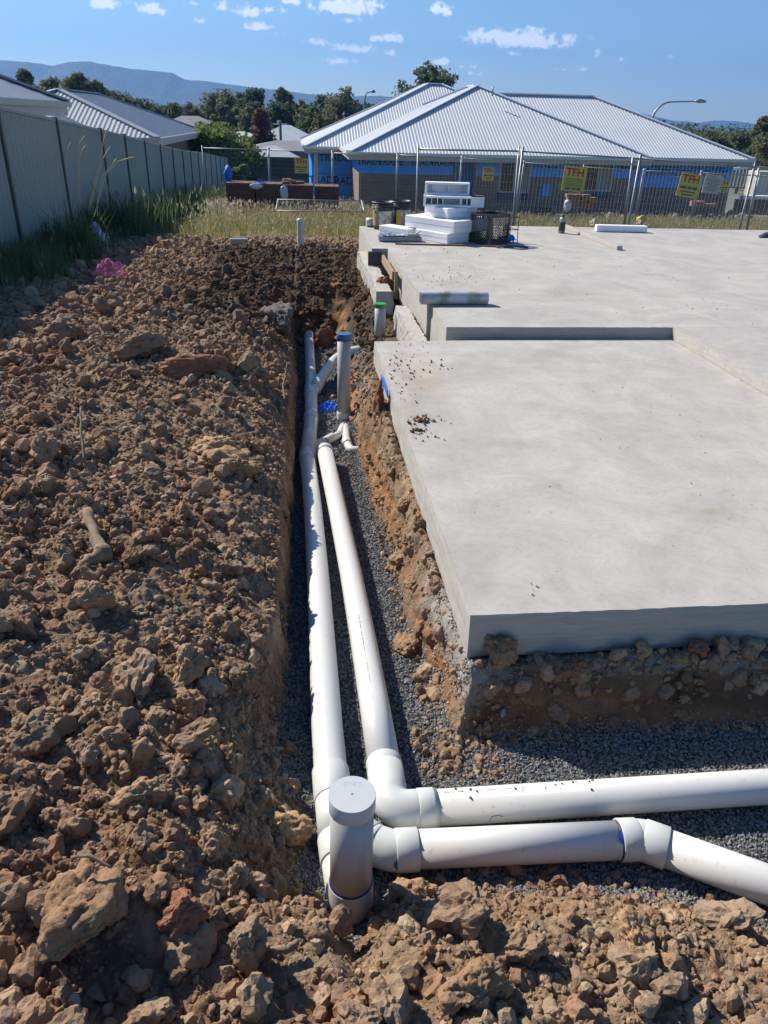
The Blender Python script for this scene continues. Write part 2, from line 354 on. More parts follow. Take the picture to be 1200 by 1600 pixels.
MT['brick'] = brick_mat('grey_brown_brick', (.17, .125, .105), (.22, .16, .135), (.26, .235, .21))
MT['brick_pack'] = brick_mat('packed_red_brick', (.17, .085, .06), (.12, .06, .045), (.06, .035, .03))
MT['brick_loose'] = mat('loose_brick', (.30, .13, .08), .9, c2=(.36, .2, .13), nscale=12)
# ================================================================ ground
def sm(t): t = np.clip(t, 0, 1); return t * t * (3 - 2 * t)
def floorz(y): return np.interp(y, [1.2, 1.9, 2.5, 3.08, 3.9, 4.86, 5.74, 6.77, 8.96], [-.33, -.34, -.40, -.46, -.54, -.60, -.66, -.70, -.78]) - .060
def G(x, y):
    z = np.where(y < 12, -.05 - .043 * np.clip(y - 4, 0, 8), -.394 - .064 * (y - 12))
    z = np.where(y > 60, -3.47 - .02 * (y - 60), z)
    z = np.maximum(z, -9.)
    return z - .45 * sm((x - 1.2) / 2.5) * sm((y - 11) / 2.)
def Hraw(x, y):
    fz = floorz(y); g = G(x, y)
    wob = .022 * fbm(y * 2.1, y * 0, 3.3, 3) + .016 * fbm(y * 9, y * 0, 1.3, 3)
    xl = np.interp(y, [1.2, 1.45, 1.62, 1.8, 2.05, 2.35, 5.6, 9], [.06, .02, .005, -.045, -.085, -.085, -.045, -.03]) + wob
    wl = np.interp(y, [1.2, 1.8, 2.2, 2.5, 9], [.42, .30, .10, .05, .07])
    lip = g - np.interp(y, [2, 3, 4, 7], [.19, .25, .31, .33]) * np.exp(-np.clip(xl - x, 0, 9) / .30) + .07 * sm((-.7 - x) / .8) * sm((6 - y) / 3)
    tl = sm((xl - x) / wl)
    xr = np.interp(y, [1.8, 2.5, 4.6, 5.2, 5.6, 6.3, 7.5, 9], [.475, .42, .37, .37, .36, .24, .22, .25]) + .03 * fbm(y * 3, y * 0, 8.8, 3) + .012 * fbm(y * 14, y * 0, 4.8, 2)
    wr = np.interp(y, [1.8, 3.5, 5.2, 5.8, 6.5, 9], [.07, .15, .14, .30, .55, .55])
    yb = 1.885 + .06 * fbm(x * 2.6, x * 0, 2.2, 3); wb = .13
    topr = np.where(y < 5.62, -.185, np.minimum(np.interp(y, [5.62, 5.8, 7.7, 8.6, 9.5], [-.26, -.43, -.40, -.27, -.2]), np.where(y > 8.8, g - .01, 9)) + .05 * fbm(x * 2, y * 2, 6, 2))
    tr = sm(np.minimum((x - xr) / wr, (y - yb) / wb))
    yf = np.interp(x, [-.3, 0, .09, .2, .3, .5, .8, 1.1, 1.5, 2.6], [1.44, 1.38, 1.255, 1.40, 1.405, 1.395, 1.35, 1.23, 1.05, .8]) + .02 * fbm(x * 4, x * 0, 5.1, 3)
    tf = sm((yf - y) / .36)
    topf = np.interp(x, [-1, -.2, .2, 1.2, 2.5], [-.04, -.10, -.16, -.17, -.2])
    te = sm((y - 8.65 - .2 * fbm(x * 3, y, 2, 2)) / 1.25)
    z = np.maximum.reduce([fz + (lip - fz) * tl, fz + (topr - fz) * tr, fz + (topf - fz) * tf, fz + (g - fz) * te])
    soil = np.maximum.reduce([tl, tr, tf, te])
    return z, soil, tl, tr, tf
def H(x, y, fine=True):
    x = np.asarray(x, float); y = np.asarray(y, float)
    z, soil, tl, tr, tf = Hraw(x, y)
    s = sm(soil * 1.6)
    under = sm((x - .50) / .05) * sm((5.7 - y) / .1) * sm((y - 2.02) / .05) + sm((x - .98) / .05) * sm((y - 5.6) / .1) * sm((11.9 - y) / .1)
    a = s * (1 - np.clip(under, 0, 1))
    steep = 4 * tl * (1 - tl) * (y > 2.1) + 3.2 * tr * (1 - tr)
    a = a * (1 - np.where(tr > .02, .25, .7) * np.clip(steep, 0, 1))
    flat = .45 + .55 * sm((fbm(x * .7, y * .7, 9.1, 2) + .35) / .5)
    z = z + a * (.07 * fbm(x * 1.3, y * 1.3, 1.0, 3) * sm((y - 1.6)) + .045 * fbm(x * 4, y * 4, 2.0, 3) * np.where(x > .3, .5, 1.))
    wx = x + .03 * fbm(x * 7, y * 7, 5., 2); wy = y + .03 * fbm(x * 7, y * 7, 15., 2)
    d1, v1 = worley(wx * 6.5, wy * 6.5, 1); d2, v2 = worley(wx * 15, wy * 15, 2)
    z = z + a * flat * ((.075 * (v1 > .0) * v1 * np.clip(1 - d1 * 1.35, 0, 1) ** .8) + .038 * (.5 + .5 * v2) * np.clip(1 - d2 * 1.3, 0, 1) ** .7)
    if fine:
        d3, v3 = worley(wx * 38, wy * 38, 3)
        z = z + (a * .9 + .1) * (.013 * (.6 + .4 * v3) * np.clip(1 - d3 * 1.3, 0, 1) + .004 * fbm(x * 70, y * 70, 3., 2) * sm((7 - y) / 3))
    return z
PAL = np.array([(.43, .305, .185), (.35, .245, .15), (.38, .235, .135), (.49, .365, .23), (.28, .19, .12), (.35, .185, .105), (.34, .255, .175)])
def soil_col(x, y, r):
    """dry clay nearer the camera, darker moist soil by the far end of the trench, paler by the grass"""
    x = np.asarray(x); i = np.clip(((r + 1) / 2 * 7).astype(int), 0, 6); c = PAL.mean(0) * .96 + (PAL[i] - PAL.mean(0)) * np.where(np.abs(r * 7.3 % 1.) < .12, 1.0, .5)[..., None]
    c = c * np.array([.99, .99, 1.03])
    moist = sm((y - 6.0) / 2.0) * sm((x + 1.6 + .3 * vnoise(x * 2, y * 2, 3.)) / .9) * sm((13.6 - y) / 1.2) * .66
    c *= (1 - moist)[..., None] * .96 + .04
    red = sm((fbm(x * 1.6, y * 1.6, 21., 3) - .2) / .3)[..., None] * .75
    c = c * (1 - red * .45) + red * .45 * np.array([.26, .125, .075]) * (1 - moist)[..., None]
    pale = (sm((y - 13.6) / 1.6))[..., None]
    return c * (1 - pale) + pale * np.array([.34, .25, .15])

def build_soil():
    ys = [.33]
    while ys[-1] < 16.6: ys.append(ys[-1] + max(.0038 * ys[-1], .0035))
    ys = np.array(ys); nr = len(ys)
    t1 = np.linspace(0, 1, 430) ** 1.25
    xl = np.interp(ys, [1.2, 1.45, 1.62, 1.8, 2.05, 2.35, 5.6, 9, 13], [.06, .02, .005, -.045, -.085, -.085, -.045, -.03, 0])
    wl = np.interp(ys, [.3, 1.2, 1.8, 2.2, 2.5, 9], [.5, .50, .38, .12, .09, .10])
    XL = np.maximum(-(.78 * ys + .75), -5.2)
    xr = np.interp(ys, [1.8, 2.5, 4.6, 5.2, 5.6, 6.3, 7.5, 9], [.475, .42, .37, .37, .36, .24, .22, .25])
    wr = np.interp(ys, [1.8, 3.5, 5.2, 5.8, 6.5, 9], [.07, .15, .14, .30, .55, .55])
    XR = np.interp(ys, [0, 2.12, 2.2, 5.55, 5.75, 12, 12.3, 17], [2.7, 2.7, .75, .75, 1.25, 1.25, 3, 3])
    a0 = xl - wl - .02; a1 = xl + .04; b0 = xr - .04; b1 = xr + wr + .02
    X = np.concatenate([(a0[:, None] + (XL - a0)[:, None] * t1[::-1][None, :]),
                        a0[:, None] + (a1 - a0)[:, None] * np.linspace(0, 1, 52)[None, 1:],
                        a1[:, None] + (b0 - a1)[:, None] * np.linspace(0, 1, 40)[None, 1:],
                        b0[:, None] + (b1 - b0)[:, None] * np.linspace(0, 1, 60)[None, 1:],
                        b1[:, None] + (XR - b1)[:, None] * np.linspace(0, 1, 190)[None, 1:]], 1)
    Y = np.broadcast_to(ys[:, None], X.shape)
    Z = H(X, Y)
    _, soil, tl, tr, tf = Hraw(X, Y)
    # horizontal roughness on the cut faces
    steep = np.clip(4 * tl * (1 - tl) * (Y > 2.0) + 4 * tr * (1 - tr), 0, 1)
    dx = steep * (.034 * fbm(Y * 6, Z * 10, 3., 4) + .016 * fbm(Y * 34, Z * 30, 5., 4) - .010 * np.abs(np.sin(Y * 26 + 2 * fbm(Y * 2, Z * 3, 1., 2))) * (fbm(Y * 1.5, Z * 2, 7., 2) > -.1))
    X = X + dx; Y = Y + steep * (.034 * fbm(X * 7, Z * 12, 6., 4) + .012 * fbm(X * 30, Z * 34, 7., 3)) * (Y < 2.15)
    r = worley(X * 9 + .3 * fbm(X * 5, Y * 5, 1.), Y * 9, 5)[1] * .6 + .4 * fbm(X * 3, Y * 3, 8., 2) * 2
    c = soil_col(X, Y, np.clip(r, -1, .999)) * .86
    # banks: orange clay low on the right bank, darker brown strata on the front cut, spilt grout by the slab corner
    orange = np.clip(tr * (1 - tr) * 4, 0, 1) * sm((.62 - tr) / .25) * sm((Y - 1.95) / .1) * sm((fbm(Y * 4, Z * 9, 2., 3) + .3) / .3)
    c = c * (1 - orange[..., None] * .8) + orange[..., None] * .8 * np.array([.46, .21, .08])
    front_cut = (sm((Y - 1.86) / .03) * sm((2.08 - Y) / .03) * sm((X - .52) / .05))[..., None]
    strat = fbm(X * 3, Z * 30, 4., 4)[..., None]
    c = c * (1 - front_cut) + front_cut * (np.array([.21, .135, .08]) + np.array([.10, .055, .02]) * strat)
    lime = sm(1.25 - np.hypot((X - .50) / .11, (Y - 2.2) / .5) + .5 * fbm(X * 14, Y * 14, 7., 4)) * sm((Z + .34) / .08)
    lime2 = sm((Z + .225) / .02) * front_cut[..., 0] * sm((fbm(X * 5, Z * 20, 9., 3) + .05) / .2) * .6
    lm = np.clip(lime + lime2, 0, 1)[..., None]
    c = c * (1 - lm) + lm * np.array([.40, .385, .35])
    base = sm((.10 - soil) / .08)[..., None]
    c = c * (1 - base) + base * np.array([.085, .09, .095])  # floor darkened to paint in the shade of gaps between stones
    fines = base * (sm((fbm(X * 6, Y * 6, 12., 3) - .25) / .2))[..., None]
    c = c * (1 - fines) + fines * np.array([.16, .145, .12])
    V = np.stack([X, Y, Z], -1).reshape(-1, 3); nc = X.shape[1]
    idx = np.arange(nr * nc).reshape(nr, nc)
    F = np.stack([idx[:-1, :-1], idx[:-1, 1:], idx[1:, 1:], idx[1:, :-1]], -1).reshape(-1, 4)
    o = mesh_np('soil_ground', V, F, MT['soil'], smooth=True, col=c.reshape(-1, 3))
    tag(o, kind='structure')
build_soil()

# ---------------------------------------------------------------- rock shapes
def ico(sub):
    bm = bmesh.new(); bmesh.ops.create_icosphere(bm, subdivisions=sub, radius=1); V = np.array([v.co[:] for v in bm.verts]); F = np.array([[v.index for v in f.verts] for f in bm.faces]); bm.free(); return V, F
def rock_shape(sub, seed, planes=9, rough=.10, fine=.03):
    rg = np.random.default_rng(seed); V, F = ico(sub); V = V.copy()
    for k in range(planes):
        n = rg.normal(size=3); n /= np.linalg.norm(n); d = rg.uniform(.45, .85)
        s = V @ n; V -= np.outer(np.clip(s - d, 0, None), n) * .93
    o = rg.uniform(0, 50, 3)
    nn = V / np.linalg.norm(V, axis=1)[:, None]
    f = fbm(V[:, 0] * 1.7 + o[0], V[:, 1] * 1.7 + o[1], V[:, 2] * 1.7 + o[2], 3)
    g = 1 - 2 * np.abs(fbm(V[:, 0] * 4 + o[1], V[:, 1] * 4 + o[2], V[:, 2] * 4 + o[0], 4))
    if sub >= 2:
        fp = rg.normal(size=(46 if sub > 2 else 20, 3)); fp /= np.linalg.norm(fp, axis=1)[:, None]; wgt = rg.uniform(.4, 1.2, len(fp))
        dd = np.linalg.norm(nn[:, None, :] - fp[None], axis=2); i1 = dd.argmin(1); d1 = dd[np.arange(len(V)), i1]
        V = V + nn * ((.24 if sub > 2 else .2) * wgt[i1] * (.5 - np.clip(d1 / (.42 if sub > 2 else .6), 0, 1) ** 1.6))[:, None]
        if sub >= 3:
            fp = rg.normal(size=(260, 3)); fp /= np.linalg.norm(fp, axis=1)[:, None]; wgt = rg.uniform(.2, 1.3, len(fp)); d1 = np.full(len(V), 9.); i1 = np.zeros(len(V), int)
            for j in range(len(fp)):
                q = np.linalg.norm(nn - fp[j], axis=1); m_ = q < d1; d1[m_] = q[m_]; i1[m_] = j
            V = V + nn * (.075 * wgt[i1] * (.5 - np.clip(d1 / .17, 0, 1) ** 1.5))[:, None]
    V = V + nn * (rough * 2.6 * f + fine * 3.2 * (g - .3))[:, None]
    if sub >= 3:
        q_ = np.abs(fbm(V[:, 0] * 2.6 + o[2], V[:, 1] * 2.6 + o[0], V[:, 2] * 2.6, 2)); V = V - nn * (.10 * np.clip(.14 - q_, 0, 1) / .14)[:, None]
    if sub >= 4:
        h = fbm(V[:, 0] * 13 + o[1], V[:, 1] * 13 + o[2], V[:, 2] * 13 + o[0], 3); V = V + nn * (.035 * h)[:, None]
        h = np.abs(fbm(V[:, 0] * 7 + o[2], V[:, 1] * 7, V[:, 2] * 7, 3)); V = V - nn * (.07 * np.clip(.12 - h, 0, 1) / .12)[:, None]
    return V, F
SH = {s: [rock_shape(s, 100 * s + i, planes=(5 if s < 2 else 9), rough=(.2 if s < 2 else .13)) for i in range(n)] for s, n in ((0, 8), (1, 14), (2, 16), (3, 12), (4, 6))} if False else {}
for s_, n_ in ((1, 14), (2, 16), (3, 14), (4, 6)):
    SH[s_] = [rock_shape(s_, 100 * s_ + i, planes=(5 if s_ < 2 else 9), rough=(.16 if s_ < 2 else .13)) for i in range(n_)]
def rand_rot(n, rg):
    q = rg.normal(size=(n, 4)); q /= np.linalg.norm(q, axis=1)[:, None]; w, x, y, z = q.T
    return np.stack([np.stack([1 - 2 * (y * y + z * z), 2 * (x * y - z * w), 2 * (x * z + y * w)], -1), np.stack([2 * (x * y + z * w), 1 - 2 * (x * x + z * z), 2 * (y * z - x * w)], -1), np.stack([2 * (x * z - y * w), 2 * (y * z + x * w), 1 - 2 * (x * x + y * y)], -1)], 1)
class Rocks:
    def __init__(s): s.V = []; s.F = []; s.C = []; s.n = 0
    def add(s, shapes, pos, size, col, rg, sq=(.55, 1.0)):
        k = len(pos); which = rg.integers(0, len(shapes), k); Rm = rand_rot(k, rg)
        sc = rg.uniform(sq[0], sq[1], (k, 3)) * size[:, None] / 2
        for w in range(len(shapes)):
            i = np.nonzero(which == w)[0]
            if not len(i): continue
            V, F = shapes[w]
            A = np.einsum('kij,vj->kvi', Rm[i] * 1.0, V) if False else np.einsum('kij,kvj->kvi', Rm[i], V[None] * sc[i][:, None, :])
            A = A + pos[i][:, None, :]
            s.V.append(A.reshape(-1, 3)); off = s.n + np.arange(len(i))[:, None, None] * len(V)
            s.F.append((F[None] + off).reshape(-1, 3)); s.C.append(np.repeat(col[i], len(V), 0)); s.n += len(i) * len(V)
    def build(s, name, m_, smooth=False):
        return mesh_np(name, np.concatenate(s.V), np.concatenate(s.F), m_, smooth=smooth, col=np.concatenate(s.C))
def inview(p, mg=170):
    x, y = project(p); return (x > -mg) & (x < 1200 + mg) & (y < 1600 + mg) & (y > 200)

# ---------------------------------------------------------------- loose clods
def clod_layer(rocks, shapes, dens, smin, smax, ymin, ymax, rg, sq=(.6, 1.0), power=1.6, ss=None):
    regs = [(-3.9, .0, ymin, ymax), (-.3, 2.6, ymin, 1.40), (.15, 1.0, 5.6, 15.4), (-.1, .35, 8.8, 15.4), (1.0, 2.6, 12.2, 15.0)]
    for ri, (x0, x1, y0, y1) in enumerate(regs):
        y0 = max(y0, ymin); y1 = min(y1, ymax)
        if y1 <= y0: continue
        n = int(dens * (x1 - x0) * (y1 - y0)); x = rg.uniform(x0, x1, n); y = rg.uniform(y0, y1, n)
        if ri == 0: k = ~((x > -.25) & (y < ymin))
        else: k = np.ones(n, bool)
        if ri == 1: k &= ~((x < .0))
        u = rg.uniform(0, 1, n); s = smin * (1 - u * (1 - (smin / smax) ** power)) ** (-1 / power)
        z, soil, tl, tr, tf = Hraw(x, y)
        k &= soil > np.where((y < 2.25) & (x < .25), .22, .45 if smax < .03 else .7)
        k &= ~((tl > .02) & (tl < .97) & (y > 2.15) & (tr < .5) & (x > -.4))
        # keep clear of the slab, footings, risers
        k &= ~((x > .70) & (y > 5.6) & (y < 11.9) & (s > .03) & (rg.uniform(0, 1, n) < .8))
        k &= ~((np.hypot(x - .088, y - 1.315) < .075 + s * .5)) & ~((np.hypot(x - .75, y - 7.3) < .09 + s * .5)) & ~((np.hypot(x - .03, y - 13.2) < .1))
        k &= ~((y > np.interp(x, [.8, 1.3], [1.375, 1.2]) - s * .4) & (x > .1) & (x < 2.6) & (y < 1.5)) & ~((x + s * .5 > .01) & (x < .2) & (y > 1.34) & (y < 2))
        k &= ~((s > .05) & (x > -.22) & (y > 2.3) & (y < 8.6) & (x < .0))
        patch = fbm(x * .9, y * .9, 33., 2); k &= rg.uniform(-.8, .4, n) < patch + .15
        x, y, s = x[k], y[k], s[k]
        p = np.stack([x, y, z[k]], -1); v = inview(p); x, y, s, p = x[v], y[v], s[v], p[v]
        if not len(x): continue
        p[:, 2] = H(x, y, False) + s * rg.uniform(-.10, .34, len(s))
        col = soil_col(x, y, rg.uniform(-1, .999, len(x))) * rg.uniform(.86, 1.1, (len(x), 1))
        rocks.add(shapes, p, s, col, rg, sq)
rg = np.random.default_rng(5)
rk = Rocks()
clod_layer(rk, SH[4], 26, .09, .19, .6, 3.6, rg)
clod_layer(rk, SH[3], 14, .11, .22, 3.6, 6.5, rg)
clod_layer(rk, SH[2], 12, .12, .24, 6.5, 14.5, rg)
clod_layer(rk, SH[3], 340, .04, .11, .6, 3.2, rg)
clod_layer(rk, SH[2], 230, .045, .12, 3.2, 15.2, rg)
clod_layer(rk, SH[2], 1700, .018, .045, .6, 3.0, rg)
clod_layer(rk, SH[1], 1100, .024, .05, 3.0, 12.5, rg)
clod_layer(rk, SH[1], 7000, .008, .02, .6, 2.8, rg)
clod_layer(rk, SH[1], 2200, .014, .026, 2.8, 5.5, rg)
clod_layer(rk, SH[1], 2600, .004, .009, .6, 2.0, rg)
# crumbs on the bank below the slab, on the ledge and at its foot
def crumbs(rocks, shapes, n, x0, x1, y0, y1, smin, smax, rg, lift=.2, colr=None, dark=1.):
    x = rg.uniform(x0, x1, n); y = rg.uniform(y0, y1, n); s = rg.uniform(0, 1, n) ** 2 * (smax - smin) + smin
    z = H(x, y, False) + s * lift; col = soil_col(x, y, rg.uniform(-1, .999, n)) * dark
    if colr is not None: k = rg.uniform(0, 1, n) < .45; col[k] = np.array(colr) * rg.uniform(.8, 1.2, (k.sum(), 1))
    rocks.add(shapes, np.stack([x, y, z], -1), s, col, rg)
crumbs(rk, SH[3], 90, .42, .53, 2.1, 5.5, .04, .13, rg, lift=-.1)
crumbs(rk, SH[2], 300, .39, .535, 2.05, 5.5, .02, .06, rg, colr=(.27, .18, .11))
crumbs(rk, SH[1], 1500, .37, .54, 2.0, 5.5, .008, .022, rg, colr=(.36, .33, .28))
crumbs(rk, SH[2], 110, .34, .62, 1.74, 1.97, .015, .05, rg)
crumbs(rk, SH[1], 500, .33, .66, 1.70, 1.98, .006, .018, rg)
crumbs(rk, SH[3], 90, .56, 2.6, 1.94, 2.04, .03, .10, rg, lift=.15)
crumbs(rk, SH[2], 260, .56, 2.6, 1.96, 2.055, .015, .05, rg)
crumbs(rk, SH[2], 160, .56, 2.6, 1.87, 1.97, .01, .04, rg, lift=.0)
crumbs(rk, SH[1], 900, .50, 2.6, 1.98, 2.06, .008, .02, rg, colr=(.34, .32, .28))
crumbs(rk, SH[1], 260, .56, 2.6, 1.86, 1.97, .006, .02, rg)
crumbs(rk, SH[2], 90, .25, .50, 4.3, 5.6, .015, .05, rg)
crumbs(rk, SH[2], 70, .22, .75, 5.7, 8.8, .04, .12, rg)
crumbs(rk, SH[2], 120, -.28, -.10, 1.45, 2.2, .015, .05, rg)
crumbs(rk, SH[1], 600, -.26, -.04, 1.4, 2.3, .006, .02, rg)
crumbs(rk, SH[2], 60, .0, .35, 8.5, 9.2, .06, .2, rg)
def crumbs_f(shapes, n, fx, smin, smax, lift, rg, dark=1.):
    x, y = fx(n); s = rg.uniform(0, 1, len(x)) ** 2.2 * (smax - smin) + smin; z = H(x, y, False) + s * lift
    rk.add(shapes, np.stack([x, y, z], -1), s, soil_col(x, y, rg.uniform(-1, .999, len(x))) * dark, rg)
def front_edge(n):
    x = rg.uniform(.13, 2.3, n); y = np.interp(x, [.13, .2, .3, .5, .8, 1.1, 1.5, 2.6], [1.30, 1.39, 1.395, 1.385, 1.34, 1.22, 1.04, .8]) - rg.uniform(-.02, .22, n); return x, y
crumbs_f(SH[3], 110, front_edge, .03, .085, .1, rg); crumbs_f(SH[2], 700, front_edge, .012, .045, .15, rg); crumbs_f(SH[1], 3500, front_edge, .004, .014, .2, rg)
def left_slope(n): y = rg.uniform(1.2, 2.25, n); x = np.interp(y, [1.2, 1.62, 1.8, 2.25], [.02, -.03, -.07, -.09]) - rg.uniform(0, .36, n); return x, y
crumbs_f(SH[3], 90, left_slope, .03, .10, .05, rg); crumbs_f(SH[2], 500, left_slope, .012, .045, .1, rg); crumbs_f(SH[1], 2500, left_slope, .004, .014, .1, rg)
def left_wall(n): y = rg.uniform(2.05, 8.6, n); x = np.interp(y, [2.05, 2.35, 5.6, 9], [-.085, -.085, -.045, -.03]) - rg.uniform(.0, .07, n) + .022 * fbm(y * 2.1, y * 0, 3.3, 3); return x, y
crumbs_f(SH[2], 900, left_wall, .010, .05, -.2, rg, .9); crumbs_f(SH[1], 3000, left_wall, .004, .016, .0, rg, .9)
def front_wall(n): return rg.uniform(.5, 2.6, n), rg.uniform(1.86, 2.0, n)
crumbs_f(SH[3], 170, front_wall, .02, .085, -.15, rg, .8); crumbs_f(SH[2], 260, front_wall, .008, .03, -.1, rg, .75); crumbs_f(SH[1], 900, front_wall, .003, .010, .0, rg, .85)
tag(rk.build('loose_clods', MT['clod']), kind='stuff')

# ---------------------------------------------------------------- gravel bed
rg = np.random.default_rng(9); gv = Rocks()
V0, F0_ = ico(1)
GS = []
bm = bmesh.new(); bmesh.ops.create_cube(bm, size=1.5); bmesh.ops.triangulate(bm, faces=bm.faces[:]); cv_ = np.array([v.co[:] for v in bm.verts]); cf_ = np.array([[v.index for v in f.verts] for f in bm.faces]); bm.free()
bm = bmesh.new(); bmesh.ops.create_icosphere(bm, subdivisions=1, radius=1); bm.free()
for i in range(16):
    GS.append((cv_ * rg.uniform(.6, 1.15, cv_.shape), cf_))
def gravel(x0, x1, y0, y1, dens, smin, smax):
    n = int(dens * (x1 - x0) * (y1 - y0)); x = rg.uniform(x0, x1, n); y = rg.uniform(y0, y1, n)
    z, soil, *_ = Hraw(x, y); k = (soil < rg.uniform(.04, .22, n)); x, y = x[k], y[k]
    s = rg.uniform(smin, smax, len(x)); p = np.stack([x, y, H(x, y) + s * rg.uniform(0, .35, len(x))], -1)
    v = inview(p, 130); p, s = p[v], s[v]
    c = np.array([.20, .205, .205]) * rg.uniform(.55, 1.5, (len(s), 1)); k = rg.uniform(0, 1, len(s)) < .05; c[k] = np.array([.34, .29, .22])
    gv.add(GS, p, s * 1.25, c, rg, (.5, 1.0))
gravel(-.3, 2.6, 1.0, 2.0, 21000, .006, .0115)
gravel(-.3, .6, 2.0, 3.2, 16000, .007, .0125)
gravel(-.2, .5, 3.2, 5.0, 9000, .009, .015)
gravel(-.2, .7, 5.0, 9.3, 3500, .014, .024)
# stones spilt on the bank and lying on the pipe
n = 1300; x = rg.uniform(.25, .75, n); y = rg.uniform(5.6, 8.2, n); p = np.stack([x, y, H(x, y, False) + .006], -1)
k = fbm(x * 3, y * 1.5, 2., 2) > -.1; gv.add(GS, p[k], np.full(k.sum(), .03), np.array([.17, .175, .18]) * rg.uniform(.6, 1.3, (k.sum(), 1)), rg)
n = 700; x = rg.uniform(.44, .60, n); y = rg.uniform(2.0, 2.5, n); p = np.stack([x, y, H(x, y, False) + .004], -1)
gv.add(GS, p, rg.uniform(.006, .014, n), np.array([.42, .40, .37]) * rg.uniform(.6, 1.2, (n, 1)), rg)
tag(gv.build('trench_gravel', MT['gravel']), kind='stuff')

# ---------------------------------------------------------------- clods big enough to point at
def big_clod(px, py, z, size, colr, label, sq=(1, .8, .7), rz=0., seed=0, sub=5, tilt=(0, 0), mt=None):
    p = P(px, py, z); V, F = rock_shape(sub, 900 + seed, planes=11, rough=.12, fine=.035)
    s = np.array(sq) * size / 2; V = V * s
    a = Matrix.Rotation(rz, 3, 'Z') @ Matrix.Rotation(tilt[0], 3, 'X') @ Matrix.Rotation(tilt[1], 3, 'Y'); V = V @ np.array(a).T
    V[:, 2] -= V[:, 2].min() * .72
    hz = float(H(np.array([p[0]]), np.array([p[1]]), False)[0]) if z < 50 else 0
    c = np.array(colr)[None] * np.array([.95, .90, .88]) * (1 + .15 * fbm(V[:, 0] * 30, V[:, 1] * 30, V[:, 2] * 30, 2))[:, None]
    o = mesh_np('clay_clod', V, F, mt or MT['clod'], smooth=True, col=c, loc=(p[0], p[1], hz))
    return tag(o, label, 'clod', 'large clay clods')
TAN, BRN, RED, YEL, GRY = (.44, .30, .175), (.36, .235, .14), (.34, .17, .105), (.50, .35, .20), (.33, .245, .165)
big_clod(452, 1262, -.27, .155, YEL, 'large pale tan clay clod touching the left side of the big capped riser pipe', (1, .75, .55), .3, 1)
big_clod(125, 1455, -.05, .21, BRN, 'biggest clod in the lower left corner, a sloping brown slab of clay', (.85, 1.0, .75), -.5, 2, tilt=(.15, -.25))
big_clod(290, 1440, -.07, .11, RED, 'rust red clod between the large brown slab and the capped riser', (1, .9, .8), .5, 3)
big_clod(385, 1500, -.1, .12, GRY, 'tall grey brown clod standing upright left of the riser base', (.7, .7, 1.2), .2, 4, tilt=(.1, .3))
big_clod(295, 1035, -.04, .13, TAN, 'pointed tan clod standing above the round brown one, near the trench edge', (.9, .8, 1.1), .9, 5, tilt=(.2, .2))
big_clod(298, 1085, -.05, .11, BRN, 'round red brown clod in front of the pointed tan one', (1, .9, .9), .1, 6)
big_clod(150, 955, -.02, .14, TAN, 'rugged tan clod below the forked dead branch', (1.1, .8, .9), .4, 7)
big_clod(215, 1240, -.05, .14, TAN, 'flat topped clod alone at the left above the red clod', (1.1, .8, .6), .2, 8)
big_clod(55, 1150, -.04, .14, GRY, 'pale grey clod near the left picture edge, level with the riser cap', (1, .9, .7), 1.2, 9)
big_clod(310, 580, -.08, .42, RED, 'broad flat red clay slab lying in the middle of the spoil', (1.1, .8, .35), .1, 10)
big_clod(215, 560, -.08, .38, GRY, 'dark hollow sided lump left of the broad red slab', (1.1, .8, .6), .3, 11)
big_clod(360, 725, -.1, .30, TAN, 'smooth tan lump right beside the trench lip halfway along', (1.2, .9, .55), .2, 12)
big_clod(330, 700, -.1, .22, YEL, 'pale yellow lump just left of the smooth tan one at the trench lip', (1.1, .8, .6), .2, 13)
big_clod(95, 520, -.06, .40, GRY, 'big grey clod at the left edge of the spoil heap beyond the red slab', (1.1, .8, .6), .7, 14)
big_clod(505, 478, -.35, .30, RED, 'red brown boulder of clay stuck in the far end of the trench', (.9, .8, 1.0), .5, 15)
big_clod(436, 510, -.3, .46, (.20, .19, .175), 'smooth dark grey mound of clay at the far left corner of the trench', (.7, 1.3, .55), .3, 16)
big_clod(508, 510, -.62, .22, RED, 'small broken red clod lying just past the open end of the long pipe', (1.2, .7, .6), .5, 17)
big_clod(778, 1036, -.185, .13, BRN, 'dark clod resting against the slab face, closest to its corner', (.9, .8, 1.1), .4, 18)
big_clod(893, 1046, -.185, .10, RED, 'reddish clod under the slab edge, second from the corner', (1.1, .8, .9), .9, 19)
big_clod(1085, 1024, -.18, .09, RED, 'blocky red clod on the ledge under the slab near the right picture edge', (1.1, .8, .9), .9, 20)
big_clod(590, 675, -.33, .2, RED, 'upright red clay lump leaning in the hollow under the slab edge by the blue cap', (.35, .9, 1.3), .2, 21)
big_clod(655, 830, -.21, .10, BRN, 'brown clod wedged under the slab side halfway along', (.8, 1.1, .9), .3, 22)
big_clod(640, 950, -.25, .12, BRN, 'wide brown lump of clay on the bank left of the slab corner', (1.0, 1.2, .6), .3, 23)
big_clod(600, 440, -.1, .32, RED, 'dark red clod lying across the footing strip beside the timber peg', (1.1, .7, .8), .8, 24)
big_clod(633, 480, -.12, .22, RED, 'red clod on the footing strip right of the green capped pipe', (1.2, .8, .7), .1, 25)
big_clod(645, 1400, -.3, .11, TAN, 'tan clod just right of the riser base below the lower cross pipe', (1.2, .9, .7), .1, 26)
big_clod(980, 1500, -.2, .10, TAN, 'lumpy tan clod in the lower right spoil below the pipe bend', (1.0, .9, .8), .7, 27)
big_clod(735, 1560, -.12, .12, BRN, 'shaded brown clod at the bottom edge right of centre', (1.2, .8, .7), .4, 28)
